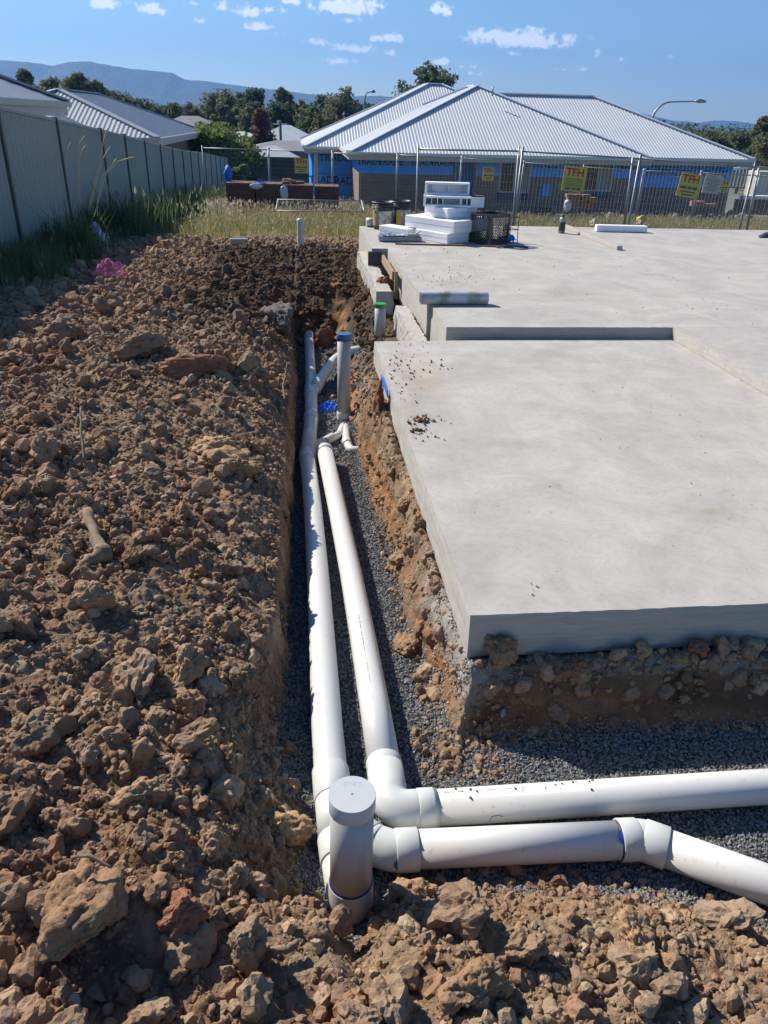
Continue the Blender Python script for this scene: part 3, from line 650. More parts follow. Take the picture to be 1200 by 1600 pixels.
# ================================================================ concrete slab
def slab_mesh(poly, z0, z1, step=.03, nz=6, amp=.003):
    pts = []
    for i in range(len(poly)):
        a = np.array(poly[i], float); b = np.array(poly[(i + 1) % len(poly)], float); L_ = np.linalg.norm(b - a); n = max(1, int(L_ / step)) if L_ < 6 else int(L_ / .12)
        for k in range(n): pts.append((*(a + (b - a) * k / n), *((b - a) / L_)))
    pts = np.array(pts); n = len(pts); nx = pts[:, 3]; ny = -pts[:, 2]
    V = []; zs = np.linspace(z1, z0, nz)
    for j, z in enumerate(zs):
        w = amp * fbm(pts[:, 0] * 9 + pts[:, 1] * 9, np.full(n, z * 40), 4., 4) + amp * .7 * fbm(pts[:, 0] * 45 + pts[:, 1] * 45, np.full(n, z * 90), 2., 2)
        if j == 0: w = w - amp * 1.2 + amp * 1.4 * fbm(pts[:, 0] * 60, pts[:, 1] * 60, 1., 2)
        if j >= nz - 2: w = w + amp * 1.3 * np.clip(fbm(pts[:, 0] * 20, pts[:, 1] * 20, 5., 3), 0, 1)
        V.append(np.stack([pts[:, 0] + nx * w, pts[:, 1] + ny * w, np.full(n, z) + (amp * .5 * fbm(pts[:, 0] * 12, pts[:, 1] * 12, 8., 3) - amp * .4 if j == 0 else 0)], -1))
    V = np.concatenate(V); F = []
    for j in range(nz - 1):
        for i in range(n): F.append((j * n + i, (j + 1) * n + i, (j + 1) * n + (i + 1) % n, j * n + (i + 1) % n))
    return V, F, n
def slab_part(name, poly, z0, z1, parent, amp=.003):
    V, F, n = slab_mesh(poly, z0, z1, amp=amp); nz = 6
    me = bpy.data.meshes.new(name); fs = [tuple(range(n))] + F + [tuple(reversed(range((nz - 1) * n, nz * n)))]
    me.from_pydata([tuple(p) for p in V], [], fs); me.materials.append(MT['concrete']); me.materials.append(MT['concrete_side'])
    mi = np.ones(len(me.polygons), np.int32); mi[0] = 0; me.polygons.foreach_set('material_index', mi); me.update()
    o = bpy.data.objects.new(name, me); C.objects.link(o); o.parent = parent; return o
slab = thing('concrete_slab', 'pale grey freshly poured concrete house slab with a lower corner level', 'slab', (0, 0, 0))
tag(slab_part('slab_level', [(.538, 2.062), (2.868, 2.058), (2.868, 5.655), (.538, 5.60)], -.172, 0, slab), label='lower front corner level of the slab')
tag(slab_part('slab_level', [(2.872, 2.058), (15, 2.03), (15, 11.95), (7.2, 11.8), (3.2, 11.95), (.872, 11.70), (.872, 9.58), (1.060, 9.58), (1.066, 6.45), (1.15, 6.45), (1.15, 6.39), (1.095, 6.39), (1.095, 5.69), (2.872, 5.665)], -.30, .083, slab))
slab_part('footing_strip', [(.775, 7.95), (.955, 7.95), (.955, 10.6), (.765, 10.6)], -.42, -.10, slab, .012)
slab_part('footing_strip', [(.875, 5.75), (1.03, 5.75), (1.02, 7.35), (.895, 7.35)], -.42, -.11, slab, .012)
b = MB(); a0 = P(880, 355, .09); a1 = P(968, 390, .09); b.bar((a0[0], a0[1], .11), (a1[0], a1[1], .11), .07, .055); b.build('edge_kerb', MT['concrete_side'], slab, bevel=.006)
b = MB(); b.bar((.985, 9.35, .0), (.985, 8.25, .0), .03, .09); tag(b.build('formwork_board', MT['timber'], bevel=.003), 'short timber formwork board standing on edge beside the slab side', 'timber board')
b = MB(); b.box((1.01, 8.22, -.09), (.035, .035, .28)); tag(b.build('timber_peg', MT['timber'], bevel=.003), 'square timber peg driven at the end of the formwork board', 'timber peg')
b = MB(); b.box((.905, 9.49, -.02), (.17, .03, .16)); tag(b.build('formwork_block', MT['black'], bevel=.004), 'dark end board in the notch of the slab edge', 'end board')
# blue membrane strip under the slab edge
b = MB(); b.box((.533, 4.75, -.075), (.005, .30, .045)); b.box((.534, 4.95, -.10), (.005, .16, .04)); tag(b.build('membrane_strip', MT['plastic_blue']), 'blue plastic membrane strip showing at the slab side', 'plastic membrane')
# muddy flakes on the slab
rg = np.random.default_rng(21); rk = Rocks()
def flakes(px, py, n, spr, smin, smax, z=.001, c=(.25, .17, .11)):
    p = P(px, py, z); x = rg.normal(p[0], spr, n); y = rg.normal(p[1], spr * 1.6, n); s = rg.uniform(smin, smax, n)
    k = (x > .56) if z < .05 else (x > 1.1); x, y, s = x[k], y[k], s[k]
    rk.add(SH[1], np.stack([x, y, np.full(len(x), z) + s * .12], -1), s, np.array(c) * rg.uniform(.7, 1.2, (len(x), 1)), rg, (.35, 1.))
for a in [(655, 657, 26, .035, .012, .05), (650, 680, 24, .05, .008, .035), (688, 688, 3, .02, .015, .03), (690, 655, 4, .02, .01, .02), (625, 575, 60, .12, .006, .025), (610, 600, 50, .09, .006, .02), (680, 568, 9, .05, .01, .03), (640, 545, 30, .12, .006, .015),
          (835, 918, 6, .015, .004, .012), (745, 800, 3, .02, .004, .01), (900, 760, 16, .4, .003, .009), (1000, 650, 30, .5, .003, .01), (1130, 590, 8, .3, .005, .012)]: flakes(*a)
for a in [(700, 395, 30, .35, .008, .02), (720, 430, 34, .16, .006, .02), (680, 440, 22, .12, .006, .018), (930, 430, 40, .7, .006, .016), (1100, 480, 20, .6, .006, .014)]: flakes(*a, z=.085)
tag(rk.build('mud_flakes', MT['clod']), kind='stuff')

# ================================================================ drainage pipes
PR = .0525
def ringpipe(mb, pts, r, n=40, lip=True):
    """a collar with a rounded lip at each end"""
    mb.tube(pts, r, n)
def sock(parent, a, b, r=PR + .0055, name='socket', glue=None, m_=None):
    a = Vector(a); b = Vector(b); d = (b - a).normalized(); L_ = (b - a).length; mb = MB()
    t = .0022
    mb.tube([a, a + d * t, b - d * t, b], [r - .0012, r, r, r - .0012], 40)
    o = mb.build(name, m_ or MT['pvc_fit'], parent)
    if glue:
        q = a if glue < 0 else b; s = -1 if glue < 0 else 1; g = MB(); g.tube([q, q + d * s * .004], PR + .0012, 40); g.build('glue_ring', MT['glue'] if abs(glue) == 1 else MT['black'], parent)
    return o
FIRST = 0
# --- long left run with its cross branch and capped riser
runA = thing('drain_pipe_run', 'long left drain pipe ending in the tall grey capped riser and the lower cross pipe', 'drain pipe', (.05, 1.6, -.395))
def pt(mb, name, m_, par):
    o = mb.build(name, m_, par); o.location = -Vector(par.location) if False else o.location; return o
def rel(par, pts): return [Vector(p) - Vector(par.location) for p in pts]
def ptube(par, name, pts, r, m_, n=40, rad=None):
    pts = rel(par, pts)
    if rad: pts = arc_path(pts, rad)
    mb = MB(); mb.tube(pts, r, n); return mb.build(name, m_, par)
def psock(par, a, b, **k): return sock(par, Vector(a) - Vector(par.location), Vector(b) - Vector(par.location), **k)
A = [(.088, 9.25, -.795), (.075, 6.77, -.703), (.060, 5.78, -.665)]
ptube(runA, 'pipe_length', A, PR, MT['pvc'])
ptube(runA, 'pipe_length', [(.060, 5.76, -.665), (.018, 4.84, -.60)], PR, MT['pvc'])
psock(runA, (.062, 5.86, -.668), (.056, 5.70, -.661)); psock(runA, (.020, 4.90, -.603), (.019, 4.76, -.593))
ptube(runA, 'pipe_length', [(.018, 4.82, -.598), (.040, 3.9, -.54), (.048, 3.08, -.46), (.05, 2.5, -.40), (.051, 1.95, -.345), (.056, 1.66, -.335), (.064, 1.50, -.335), (.074, 1.40, -.335)], PR, MT['pvc'])
psock(runA, (.054, 1.74, -.336), (.058, 1.62, -.335)); 
ptube(runA, 'junction', [(.058, 1.66, -.335), (.066, 1.47, -.335)], PR + .004, MT['pvc_fit'])
psock(runA, (.066, 1.49, -.335), (.072, 1.41, -.335), r=PR + .007)
ptube(runA, 'branch', [(.064, 1.60, -.335), (.13, 1.475, -.335), (.21, 1.436, -.335), (.24, 1.434, -.335)], PR + .003, MT['pvc_fit'], rad=.07)
for q in (.148, .156, .164):   # ribbed lip of the branch mouth
    pass
psock(runA, (.118, 1.495, -.335), (.155, 1.462, -.335), r=PR + .0085)
psock(runA, (.150, 1.466, -.335), (.168, 1.452, -.335), r=PR + .0065, name='socket')
psock(runA, (.222, 1.435, -.335), (.285, 1.434, -.335), r=PR + .006)
ptube(runA, 'cross_pipe', [(.28, 1.434, -.335), (.87, 1.416, -.335)], PR, MT['pvc'])
psock(runA, (.856, 1.4165, -.335), (.912, 1.415, -.335), r=PR + .006, glue=-2)
ptube(runA, 'bend', [(.905, 1.415, -.335), (.93, 1.412, -.335), (.96, 1.395, -.335)], PR + .003, MT['pvc_fit'], rad=.02)
psock(runA, (.928, 1.412, -.335), (.985, 1.378, -.335), r=PR + .0065)
ptube(runA, 'outlet_pipe', [(.975, 1.384, -.335), (1.21, 1.243, -.335), (2.7, .34, -.335)], PR, MT['pvc'])
RX, RY = .090, 1.312
ptube(runA, 'riser_foot', [(.072, 1.42, -.335), (.080, 1.345, -.345), (RX, RY + .0, -.375), (RX, RY, -.335), (RX, RY, -.28)], [PR + .004] * 5, MT['pvc_fit'])
mb = MB(); mb.lathe([(0, -.062), (.022, -.058), (.042, -.043), (.055, -.018), (.0585, .0), (.0585, .082), (.057, .085), (.0535, .085)], 40, tuple(Vector((RX, RY, -.365)) - Vector(runA.location))); mb.build('riser_socket', MT['pvc_shaded'], runA)
mb = MB(); mb.lathe([(PR + .0008, 0), (PR + .0018, .002), (PR + .0018, .005), (PR + .0005, .007)], 40, tuple(Vector((RX, RY, -.280)) - Vector(runA.location))); mb.build('glue_ring', MT['glue'], runA)
ptube(runA, 'riser_pipe', [(RX, RY, -.30), (RX + .002, RY, 0.005)], PR + .0015, MT['pvc_shaded'])
capc = Vector((RX + .002, RY, -.018)) - Vector(runA.location)
mb = MB(); mb.lathe([(.0545, 0), (.0562, .0005), (.0568, .002), (.0570, .0462), (.0564, .0475)], 48, tuple(capc)); mb.add([tuple(capc + Vector((.0564 * math.cos(a), .0564 * math.sin(a), .0475))) for a in np.linspace(0, 2 * math.pi, 48, endpoint=False)], [tuple(range(48))]); cap = mb.build('riser_cap', MT['cap'], runA)
def text(body, size, loc, rot, m_, par, name='lettering', ext=.0003, bold=0., align='CENTER', sx=1.):
    cu_ = bpy.data.curves.new(name, 'FONT'); cu_.body = body; cu_.size = size; cu_.extrude = ext; cu_.offset = bold; cu_.align_x = align; cu_.align_y = 'CENTER'; cu_.resolution_u = 3
    t_ = bpy.data.objects.new(name, cu_); C.objects.link(t_); bpy.context.view_layer.update()
    me = bpy.data.meshes.new_from_object(t_.evaluated_get(bpy.context.evaluated_depsgraph_get())); bpy.data.objects.remove(t_)
    me.materials.clear(); me.materials.append(m_); o = bpy.data.objects.new(name, me); C.objects.link(o); o.location = loc; o.rotation_euler = rot; o.scale = (sx, 1, 1)
    if par: o.parent = par
    return o
text('ISTEC', .017, tuple(capc + Vector((.001, .030, .0476))), (0, 0, -YAW), mat('cap_embossing', (.455, .465, .475), .42), cap, ext=.0002, sx=1.2)
mb = MB(); mb.lathe([(0, .0003), (.0022, .0002), (.003, 0)], 10, tuple(capc + Vector((0, 0, .0478)))); mb.build('cap_dimple', MT['ink'], cap)
# side branch far along
jb = P(492, 578, -.69)
ptube(runA, 'side_branch', [(.075, 6.45, -.69), (.13, 6.66, -.67), tuple(P(523, 562, -.60)), tuple(P(545, 550, -.56)), tuple(P(575, 546, -.54))], PR - .004, MT['pvc'], rad=.12)
psock(runA, (.105, 6.56, -.68), (.165, 6.78, -.655), r=PR + .004); psock(runA, (.073, 6.72, -.70), (.066, 6.34, -.685), r=PR + .004)
# printed line on the near pipe
def print_line(par, a, b, r, ang, seed):
    """broken line of tiny printed characters wrapped on the pipe"""
    a = Vector(a) - Vector(par.location); b = Vector(b) - Vector(par.location); d = (b - a).normalized(); L_ = (b - a).length
    s = d.cross(Vector((0, 0, 1))).normalized(); u = s.cross(d); n = (u * math.cos(ang) + s * math.sin(ang)).normalized(); w = d.cross(n)
    g = random.Random(seed); mb = MB(); t = 0
    while t < L_:
        l_ = g.uniform(.0015, .004)
        if g.random() < .78:
            q = a + d * t + n * (r + .0004); mb.add([q - w * .0016, q + d * l_ - w * .0016, q + d * l_ + w * .0016, q + w * .0016], [(0, 1, 2, 3)])
        t += l_ + g.uniform(.001, .0025) + (g.random() < .1) * .008
    return mb.build('printed_line', MT['ink'], par)
# --- middle run with elbow to the upper cross pipe
runB = thing('drain_pipe_run', 'shorter middle drain pipe turning through a smooth elbow into the upper cross pipe', 'drain pipe', (.2, 1.7, -.395))
ptube(runB, 'long_pipe', [(.139, 4.80, -.555), (.180, 3.85, -.515), (.205, 3.07, -.455), (.216, 2.49, -.40), (.221, 2.06, -.36), (.224, 1.70, -.335)], PR, MT['pvc'])
mb = MB(); c0 = Vector((.1365, 4.86, -.557)) - Vector(runB.location); mb.tube([c0 + Vector((0, .0, 0)), c0 - Vector((-.001, .012, 0)), c0 - Vector((-.003, .075, 0))], [PR - .012, PR + .005, PR + .005], 40); mb.build('end_cap', MT['pvc_fit'], runB)
psock(runB, (.2235, 1.765, -.337), (.2242, 1.72, -.335), r=PR + .0045)
ptube(runB, 'elbow', [(.2242, 1.735, -.335), (.2245, 1.571, -.335), (.36, 1.570, -.333)], PR + .0045, MT['pvc_fit'], rad=.13)
psock(runB, (.304, 1.570, -.333), (.352, 1.570, -.333), r=PR + .0065)
ptube(runB, 'cross_pipe', [(.35, 1.570, -.333), (1.395, 1.567, -.333), (3.2, 1.56, -.333)], PR, MT['pvc'])
print_line(runB, (.38, 1.570, -.333), (.62, 1.5693, -.333), PR, -.15, 3)
print_line(runB, (.2125, 2.60, -.41), (.221, 2.02, -.357), PR, .15, 4)
# pebbles lying on the cross pipe
rg = np.random.default_rng(2); rk = Rocks()
for (px, py) in [(722, 1236), (712, 1233), (735, 1233), (745, 1236), (805, 1232), (852, 1231), (868, 1226), (875, 1231), (878, 1224), (895, 1222), (900, 1222), (921, 1221), (924, 1233), (926, 1219), (816, 1234), (735, 1246)]:
    d = ray(px, py); t = 0  # first hit with the pipe
    for k in range(4000):
        t += .001; q = EYE + d * t
        if math.hypot(q[1] - 1.569, q[2] + .333) < PR + .002: break
    s = rg.uniform(.004, .0085)
    if q[2] > -.335: rk.add(GS, np.array([q]), np.array([s * 1.3]), np.array([[.16, .16, .165]]), rg)
tag(rk.build('pebbles', MT['gravel']), 'scatter of small dark stones lying on the upper cross pipe', 'stones'); 
# ink squiggle
mb = MB(); qs = []
for (px, py) in [(765, 1284), (768, 1276), (778, 1274), (786, 1276)]:
    d = ray(px, py); t = .5
    for k in range(3500):
        t += .001; q = EYE + d * t
        if math.hypot(q[1] - 1.569, q[2] + .333) < PR + .0008: break
    qs.append(Vector(q) - Vector(runB.location))
mb.tube(qs, .0009, 5); mb.build('ink_mark', MT['glue'], runB)
# blue marker dabs at two joints of the left run
def dab(cx, cy, cz, r, a0, a1, along, w):
    V = []; F = []; n = 7
    for j in (0, 1):
        for k in range(n):
            a = a0 + (a1 - a0) * k / (n - 1); ww = w * math.sin(math.pi * (k + .6) / n) * (1 if j else -.15); V.append(Vector((cx + ww * along, cy - r * math.cos(a), cz + r * math.sin(a))) - Vector(runA.location))
    for k in range(n - 1): F.append((k, k + 1, n + k + 1, n + k))
    mb = MB(); mb.add(V, F, True); mb.build('marker_dab', MT['glue'], runA)
dab(.854, 1.4165, -.335, PR + .0012, R_(38), R_(78), -1, .012)
dab(.223, 1.435, -.335, PR + .0040, R_(-8), R_(30), -1, .012)
# --- blue capped riser
runC = thing('capped_riser', 'tall white riser pipe with a dark blue cap standing in the gravel of the trench', 'riser pipe', (.328, 5.91, -.76))
ptube(runC, 'riser_pipe', [(.328, 5.91, -.74), (.331, 5.92, -.05)], PR, MT['pvc_shaded'])
psock(runC, (.328, 5.91, -.80), (.3282, 5.91, -.66), r=PR + .006)
mb = MB(); mb.lathe([(.0535, 0), (.0575, .001), (.058, .05), (.0565, .0535)], 40, tuple(Vector((.331, 5.92, -.075)) - Vector(runC.location))); mb.add([tuple(Vector((.331, 5.92, -.0215)) - Vector(runC.location) + Vector((.0565 * math.cos(a), .0565 * math.sin(a), 0))) for a in np.linspace(0, 2 * math.pi, 40, endpoint=False)], [tuple(range(40))]); mb.build('riser_cap', MT['blue_plastic'], runC)
f1 = P(505, 690, -.65); f2 = P(478, 700, -.66); g1 = P(541, 690, -.655); g2 = P(548, 704, -.655); g3 = P(575, 703, -.655); g4 = P(612, 700, -.655)
ptube(runC, 'foot_pipe', [(.328, 5.88, -.76), tuple(P(530, 680, -.66)), tuple(f1), tuple(f2)], .030, MT['pvc_fit'], n=24, rad=.1)
psock(runC, tuple(P(520, 683, -.65)), tuple(P(508, 690, -.65)), r=.035)
ptube(runC, 'foot_pipe', [(.335, 5.88, -.76), tuple(P(541, 680, -.66)), tuple(g1), tuple(g2), tuple(g3), tuple(g4)], .029, MT['pvc'], n=24, rad=.12)
psock(runC, tuple(P(541, 688, -.655)), tuple(P(543, 694, -.655)), r=.036); psock(runC, tuple(P(566, 703, -.655)), tuple(P(578, 703, -.655)), r=.034, glue=2)
# blue rag
rp = P(518, 633, -.70)
def rag(name, p, size, m_, label, cat, seed, n=22, h=.5, group=None):
    g = np.random.default_rng(seed); u, v = np.meshgrid(np.linspace(-1, 1, n), np.linspace(-1, 1, n)); o = g.uniform(0, 90)
    w = fbm(u * 1.4 + o, v * 1.4 + o, o, 3); X = u * size[0] / 2 * (1 - .35 * np.abs(v)) + .22 * size[0] * fbm(v * 2 + o, u + o, 3., 3); Y = v * size[1] / 2 * (1 - .3 * np.abs(u)) + .2 * size[1] * fbm(u * 2, v + o, 9., 3)
    Z = size[2] * (.35 + .9 * np.abs(w) + .5 * fbm(u * 5 + o, v * 5, o, 3)) * np.clip(1.25 - np.hypot(u, v) * .85, .05, 1)
    V = np.stack([X, Y, np.maximum(Z, .004)], -1).reshape(-1, 3); i = np.arange(n * n).reshape(n, n); F = np.stack([i[:-1, :-1], i[:-1, 1:], i[1:, 1:], i[1:, :-1]], -1).reshape(-1, 4)
    ob = mesh_np(name, V, F, m_, smooth=False, loc=tuple(p)); sd = ob.modifiers.new('thick', 'SOLIDIFY'); sd.thickness = .003
    return tag(ob, label, cat, group)
rag('rag', (rp[0], rp[1], -.735), (.26, .22, .10), MT['plastic_blue'], 'crumpled blue rag beside the blue capped riser in the trench', 'rag', 3)
# --- green capped riser
rd = thing('capped_riser', 'white riser pipe with a bright green cap standing behind the lower slab far corner', 'riser pipe', (.752, 7.28, -.35))
ptube(rd, 'riser_pipe', [(.752, 7.28, -.50), (.752, 7.28, -.10)], PR, MT['pvc_shaded'])
mb = MB(); mb.lathe([(.0535, 0), (.0572, .001), (.0575, .036), (.0563, .0385)], 40, tuple(Vector((.752, 7.28, -.118)) - Vector(rd.location))); mb.add([tuple(Vector((.752, 7.28, -.0795)) - Vector(rd.location) + Vector((.0563 * math.cos(a), .0563 * math.sin(a), 0))) for a in np.linspace(0, 2 * math.pi, 40, endpoint=False)], [tuple(range(40))]); mb.build('riser_cap', MT['green_plastic'], rd)
# --- domed stub by the grass
e0 = PY(470, 392, 13.1); e1 = PY(469, 341, 13.1)
st = thing('pipe_stub', 'short white pipe stub with a rounded top standing in the dirt by the dry grass', 'pipe stub', tuple(e0))
mb = MB(); hh = e1[2] - e0[2]; mb.lathe([(.052, -.2), (.052, hh - .05), (.050, hh - .03), (.042, hh - .012), (.025, hh - .002), (0, hh)], 28); mb.build('stub_pipe', MT['pvc'], st)
dr = P(492, 394, -.49)
dk = thing('strip_drain', 'black drain channel strip lying in the dirt beside the white pipe stub', 'drain channel', tuple(dr), rz=-.12)
mb = MB(); mb.box((.05, 0, .04), (.62, .12, .06)); mb.build('channel', MT['black'], dk, bevel=.006)
mb = MB(); mb.box((.365, -.0, .04), (.008, .13, .09)); mb.build('end_plate', MT['fascia'], dk)
mb = MB(); q0 = P(360, 381, -.42); q1 = P(388, 381, -.42); mb.bar((q0[0], q0[1], -.37), (q1[0], q1[1], -.37), .12, .07); tag(mb.build('kerb_offcut', MT['steel'], bevel=.01), 'small grey channel offcut half buried in the dirt left of the pipe stub', 'channel offcut')
# --- loose pipes on the slab
def loose_pipe(a, b, r, label, z):
    pa = Vector(a); pb = Vector(b); o = thing('pipe_offcut', label, 'pipe', tuple(pa)); d = pb - pa
    mb = MB(); n = 36; V = []; F = []; dn = d.normalized(); s = dn.cross(Vector((0, 0, 1))).normalized(); u = s.cross(dn)
    for (q, rr) in ((Vector((0, 0, 0)), r), (d, r), (d, r - .005), (Vector((0, 0, 0)), r - .005)):
        for k in range(n): an = 2 * math.pi * k / n; V.append(q + (s * math.cos(an) + u * math.sin(an)) * rr)
    for i in range(4):
        for k in range(n): F.append((i * n + k, i * n + (k + 1) % n, ((i + 1) % 4) * n + (k + 1) % n, ((i + 1) % 4) * n + k))
    mb.add(V, F, False); mb.build('pipe', MT['pvc_dirty'], o); return o
MT['pvc_dirty'] = mat('muddy_pvc', (.50, .52, .54), .5, c2=(.30, .27, .22), nscale=7, lo=.52, hi=.66)
loose_pipe((1.005, 6.475, .083 + .0545), (1.585, 6.48, .083 + .0545), .0545, 'grey mud smeared pipe offcut lying across the front edge of the slab', .08)
q = P(930, 361, .083); q2 = P(1009, 363, .083)
fb = thing('gutter_length', 'white channel length lying on the back edge of the slab between two tan stones', 'channel', tuple(q), rz=math.atan2(q2[1] - q[1], q2[0] - q[0]))
Lg = float(np.hypot(q2[0] - q[0], q2[1] - q[1]))
mb = MB(); mb.box((Lg / 2, 0, .045), (Lg, .13, .09)); mb.build('channel', MT['foam'], fb, bevel=.012)
for (px, py, i) in ((927, 354, 0), (998, 355, 1)):
    pp = P(px, py, .083); V, F = rock_shape(4, 70 + i); o = mesh_np('stone', V * .07 + np.array([0, 0, .05]), F, MT['clod'], smooth=True, col=np.tile(np.array([.4, .33, .24]), (len(V), 1)), loc=tuple(pp)); tag(o, ('tan stone at the left end of the white channel', 'tan stone at the right end of the white channel')[i], 'stone')

# ================================================================ things on the slab
ZS = .084
def Ps(a, b, z=ZS): return P(560 + a / 4.615, 260 + b / 4.615, z)
def foam(corner, right, left, h, z, label, rib=False, tray=False):
    """box from its nearest lower corner, running right and back left"""
    c = Vector((corner[0], corner[1], 0)); r = Vector((right[0], right[1], 0)) - c; l = Vector((left[0], left[1], 0)) - c
    l = (l - r.normalized() * l.dot(r.normalized())); rz = math.atan2(r.y, r.x); lx = r.length; ly = l.length
    o = thing('foam_box', label, 'foam box', (c.x, c.y, z), rz)
    if not tray:
        mb = MB(); mb.box((lx / 2, ly / 2, h / 2), (lx, ly, h)); mb.build('block', MT['foam'], o, bevel=.009)
        mb = MB(); mb.box((lx / 2, ly / 2, h * .52), (lx + .004, ly + .004, .004)); mb.build('seam', MT['plastic_white'], o)
    else:
        t = .045; mb = MB(); mb.box((lx / 2, ly / 2, t / 2), (lx, ly, t)); mb.build('base', MT['foam'], o, bevel=.008)
        mb = MB(); mb.box((t / 2, ly / 2, h / 2 + .01), (t, ly, h - .02)); mb.box((lx - t / 2, ly / 2, h / 2 + .01), (t, ly, h - .02)); mb.box((lx / 2, ly - t / 2, h / 2 + .01), (lx, t, h - .02)); mb.build('rim', MT['foam'], o, bevel=.008)
        mb = MB()
        for k in range(1, 7):
            if k in (3, 4) and rib: continue
            mb.box((lx * k / 7, .07, h / 2 + .01), (.035, .13, h - .03))
        mb.build('rib', MT['foam'], o, bevel=.006)
    return o
foam((1.86, 9.96), (2.34, 10.28), (1.57, 10.5), .125, ZS, 'white foam box at the bottom right of the foam stack, resting on the slab', )
c_ = Ps(452, 552); foam(Ps(360, 520), Ps(440, 510), Ps(300, 470), .115, ZS, 'small white foam block under the left overhang of the wide foam box')
foam((1.935, 9.95), (2.56, 10.42), (1.335, 10.6), .145, .211, 'widest white foam box, second layer of the foam stack')
foam((1.89, 10.2), (2.33, 10.48), (1.60, 10.55), .125, .358, 'plain white foam box in the third layer of the stack under the two ribbed trays')
def front_tray(p0, p1, dp, z, h, label, div, ends=.03, solid=0.):
    """moulded tray lying on its side, hollow towards the near side"""
    a = Vector((p0[0], p0[1], 0)); d = Vector((p1[0], p1[1], 0)) - a; w = d.length; o = thing('foam_box', label, 'foam box', (a.x, a.y, z), math.atan2(d.y, d.x))
    mb = MB(); mb.box((w / 2, dp - .02, h / 2), (w, .04, h)); mb.build('back', MT['foam'], o, bevel=.006)
    mb = MB(); mb.box((w / 2, dp / 2 - .02, .012), (w - .004, dp - .004, .024)); mb.build('rim', MT['foam'], o, bevel=.006)
    mb = MB(); mb.box((w / 2, dp / 2 - .02, h - .012), (w - .004, dp - .004, .024)); mb.build('rim', MT['foam'], o, bevel=.006)
    for x, t in ((ends / 2, ends), (w - max(ends, solid) / 2, max(ends, solid))):
        mb = MB(); mb.box((x, dp / 2 - .02, h / 2), (t, dp, h)); mb.build('end_wall', MT['foam'], o, bevel=.008)
    for x, t in div:
        mb = MB(); mb.box((x * w, dp / 2 - .0, h / 2), (t, dp - .06, h - .05)); mb.build('divider', MT['foam'], o, bevel=.004)
    return o
front_tray((1.61, 10.44), (2.375, 10.32), .26, .486, .125, 'ribbed open white foam tray, second from the top of the stack', [(.13, .014), (.23, .014), (.32, .014), (.62, .03), (.72, .016)], solid=.17)
t4 = front_tray((1.645, 10.60), (2.215, 10.50), .15, .613, .150, 'topmost white foam tray of the stack, its hollow face turned to the front', [(.17, .006), (.53, .012), (.80, .006)])
# buckets
def bucket(p, label, name='bucket'):
    o = thing(name, label, 'bucket', (p[0], p[1], ZS)); H_ = .36
    mb = MB(); mb.lathe([(0, .002), (.125, .002), (.13, .01), (.148, H_), (.140, H_), (.123, .02), (0, .02)], 32); mb.build('shell', MT['bucket'], o)
    mb = MB()
    for z, r in ((H_ - .008, .160), (H_ - .045, .153), (H_ - .075, .151)): mb.lathe([(.144, z - .006), (r, z - .005), (r, z + .005), (.144, z + .006)], 32)
    mb.build('rim', MT['black'], o)
    # paper label on the front half
    V = []; F = []; n = 14
    for j, z in enumerate((.05, .245)):
        for k in range(n): a = R_(-165 + 130 * k / (n - 1)); r = .1305 + .018 * (z - .01) / .35 + .0022; V.append((r * math.cos(a), r * math.sin(a), z))
    for k in range(n - 1): F.append((k, k + 1, n + k + 1, n + k))
    mb = MB(); mb.add(V, F, True); lb = mb.build('label', MT['paper'], o)
    V = []; F = []
    for j, z in enumerate((.055, .24)):
        for k in range(5): a = R_(-172 + 26 * k / 4); r = .1305 + .018 * (z - .01) / .35 + .0036; V.append((r * math.cos(a), r * math.sin(a), z))
    for k in range(4): F.append((k, k + 1, 5 + k + 1, 5 + k))
    mb = MB(); mb.add(V, F, True); mb.build('label_stripe', MT['yellow'], lb)
    mb = MB(); mb.tube([(.155 * math.cos(a), .155 * math.sin(a) - .02, .30 - .17 * math.sin(a - math.pi) ** 2) for a in np.linspace(math.pi * 1.0, 2 * math.pi, 15)], .003, 6); mb.build('handle', MT['steel'], o)
    return o
b1 = Ps(180, 458); bk = bucket((b1[0], b1[1] + .13), 'black bucket with stained label, left one of the pair by the foam stack')
b2 = Ps(312, 452); b2o = dup(bk, (b2[0], b2[1] + .22, ZS), (0, 0, .9), 'black bucket, right one of the pair, half hidden behind the foam stack')
for o_ in (bk, b2o): o_['group'] = 'buckets on the slab'
w = Ps(95, 440); o = thing('roll', 'small white plastic tube lying on its side at the slab edge left of the buckets', 'plastic tube', (w[0], w[1] + .1, ZS + .06))
mb = MB(); mb.tube([(-.07, .0, 0), (.07, .0, 0)], .06, 20); mb.build('tube', MT['pvc_fit'], o)
# tool tray with cloths
tr_ = Ps(300, 540); o = thing('tool_tray', 'shallow grey metal tray with trowels in front of the buckets', 'tray', (tr_[0], tr_[1] + .05, ZS), .02)
mb = MB(); mb.box((0, 0, .03), (.55, .18, .06)); mb.build('tray_body', MT['steel'], o, bevel=.006)
mb = MB(); mb.box((.17, -.01, .075), (.16, .14, .03)); mb.build('trowel', MT['steel'], o, bevel=.004)
mb = MB(); mb.tube([(.2, -.05, .09), (.26, -.03, .12), (.24, .05, .12)], .008, 8); mb.build('trowel_handle', MT['wire'], o)
rag('cloth', (tr_[0] - .18, tr_[1] + .0, ZS + .062), (.26, .15, .075), MT['towel'], 'pale blue and white cloth bundled on the left end of the tool tray', 'cloth', 8)
rag('cloth', (tr_[0] + .03, tr_[1] + .02, ZS + .062), (.34, .11, .05), MT['foam'], 'long white cloth on the middle of the tool tray', 'cloth', 9)
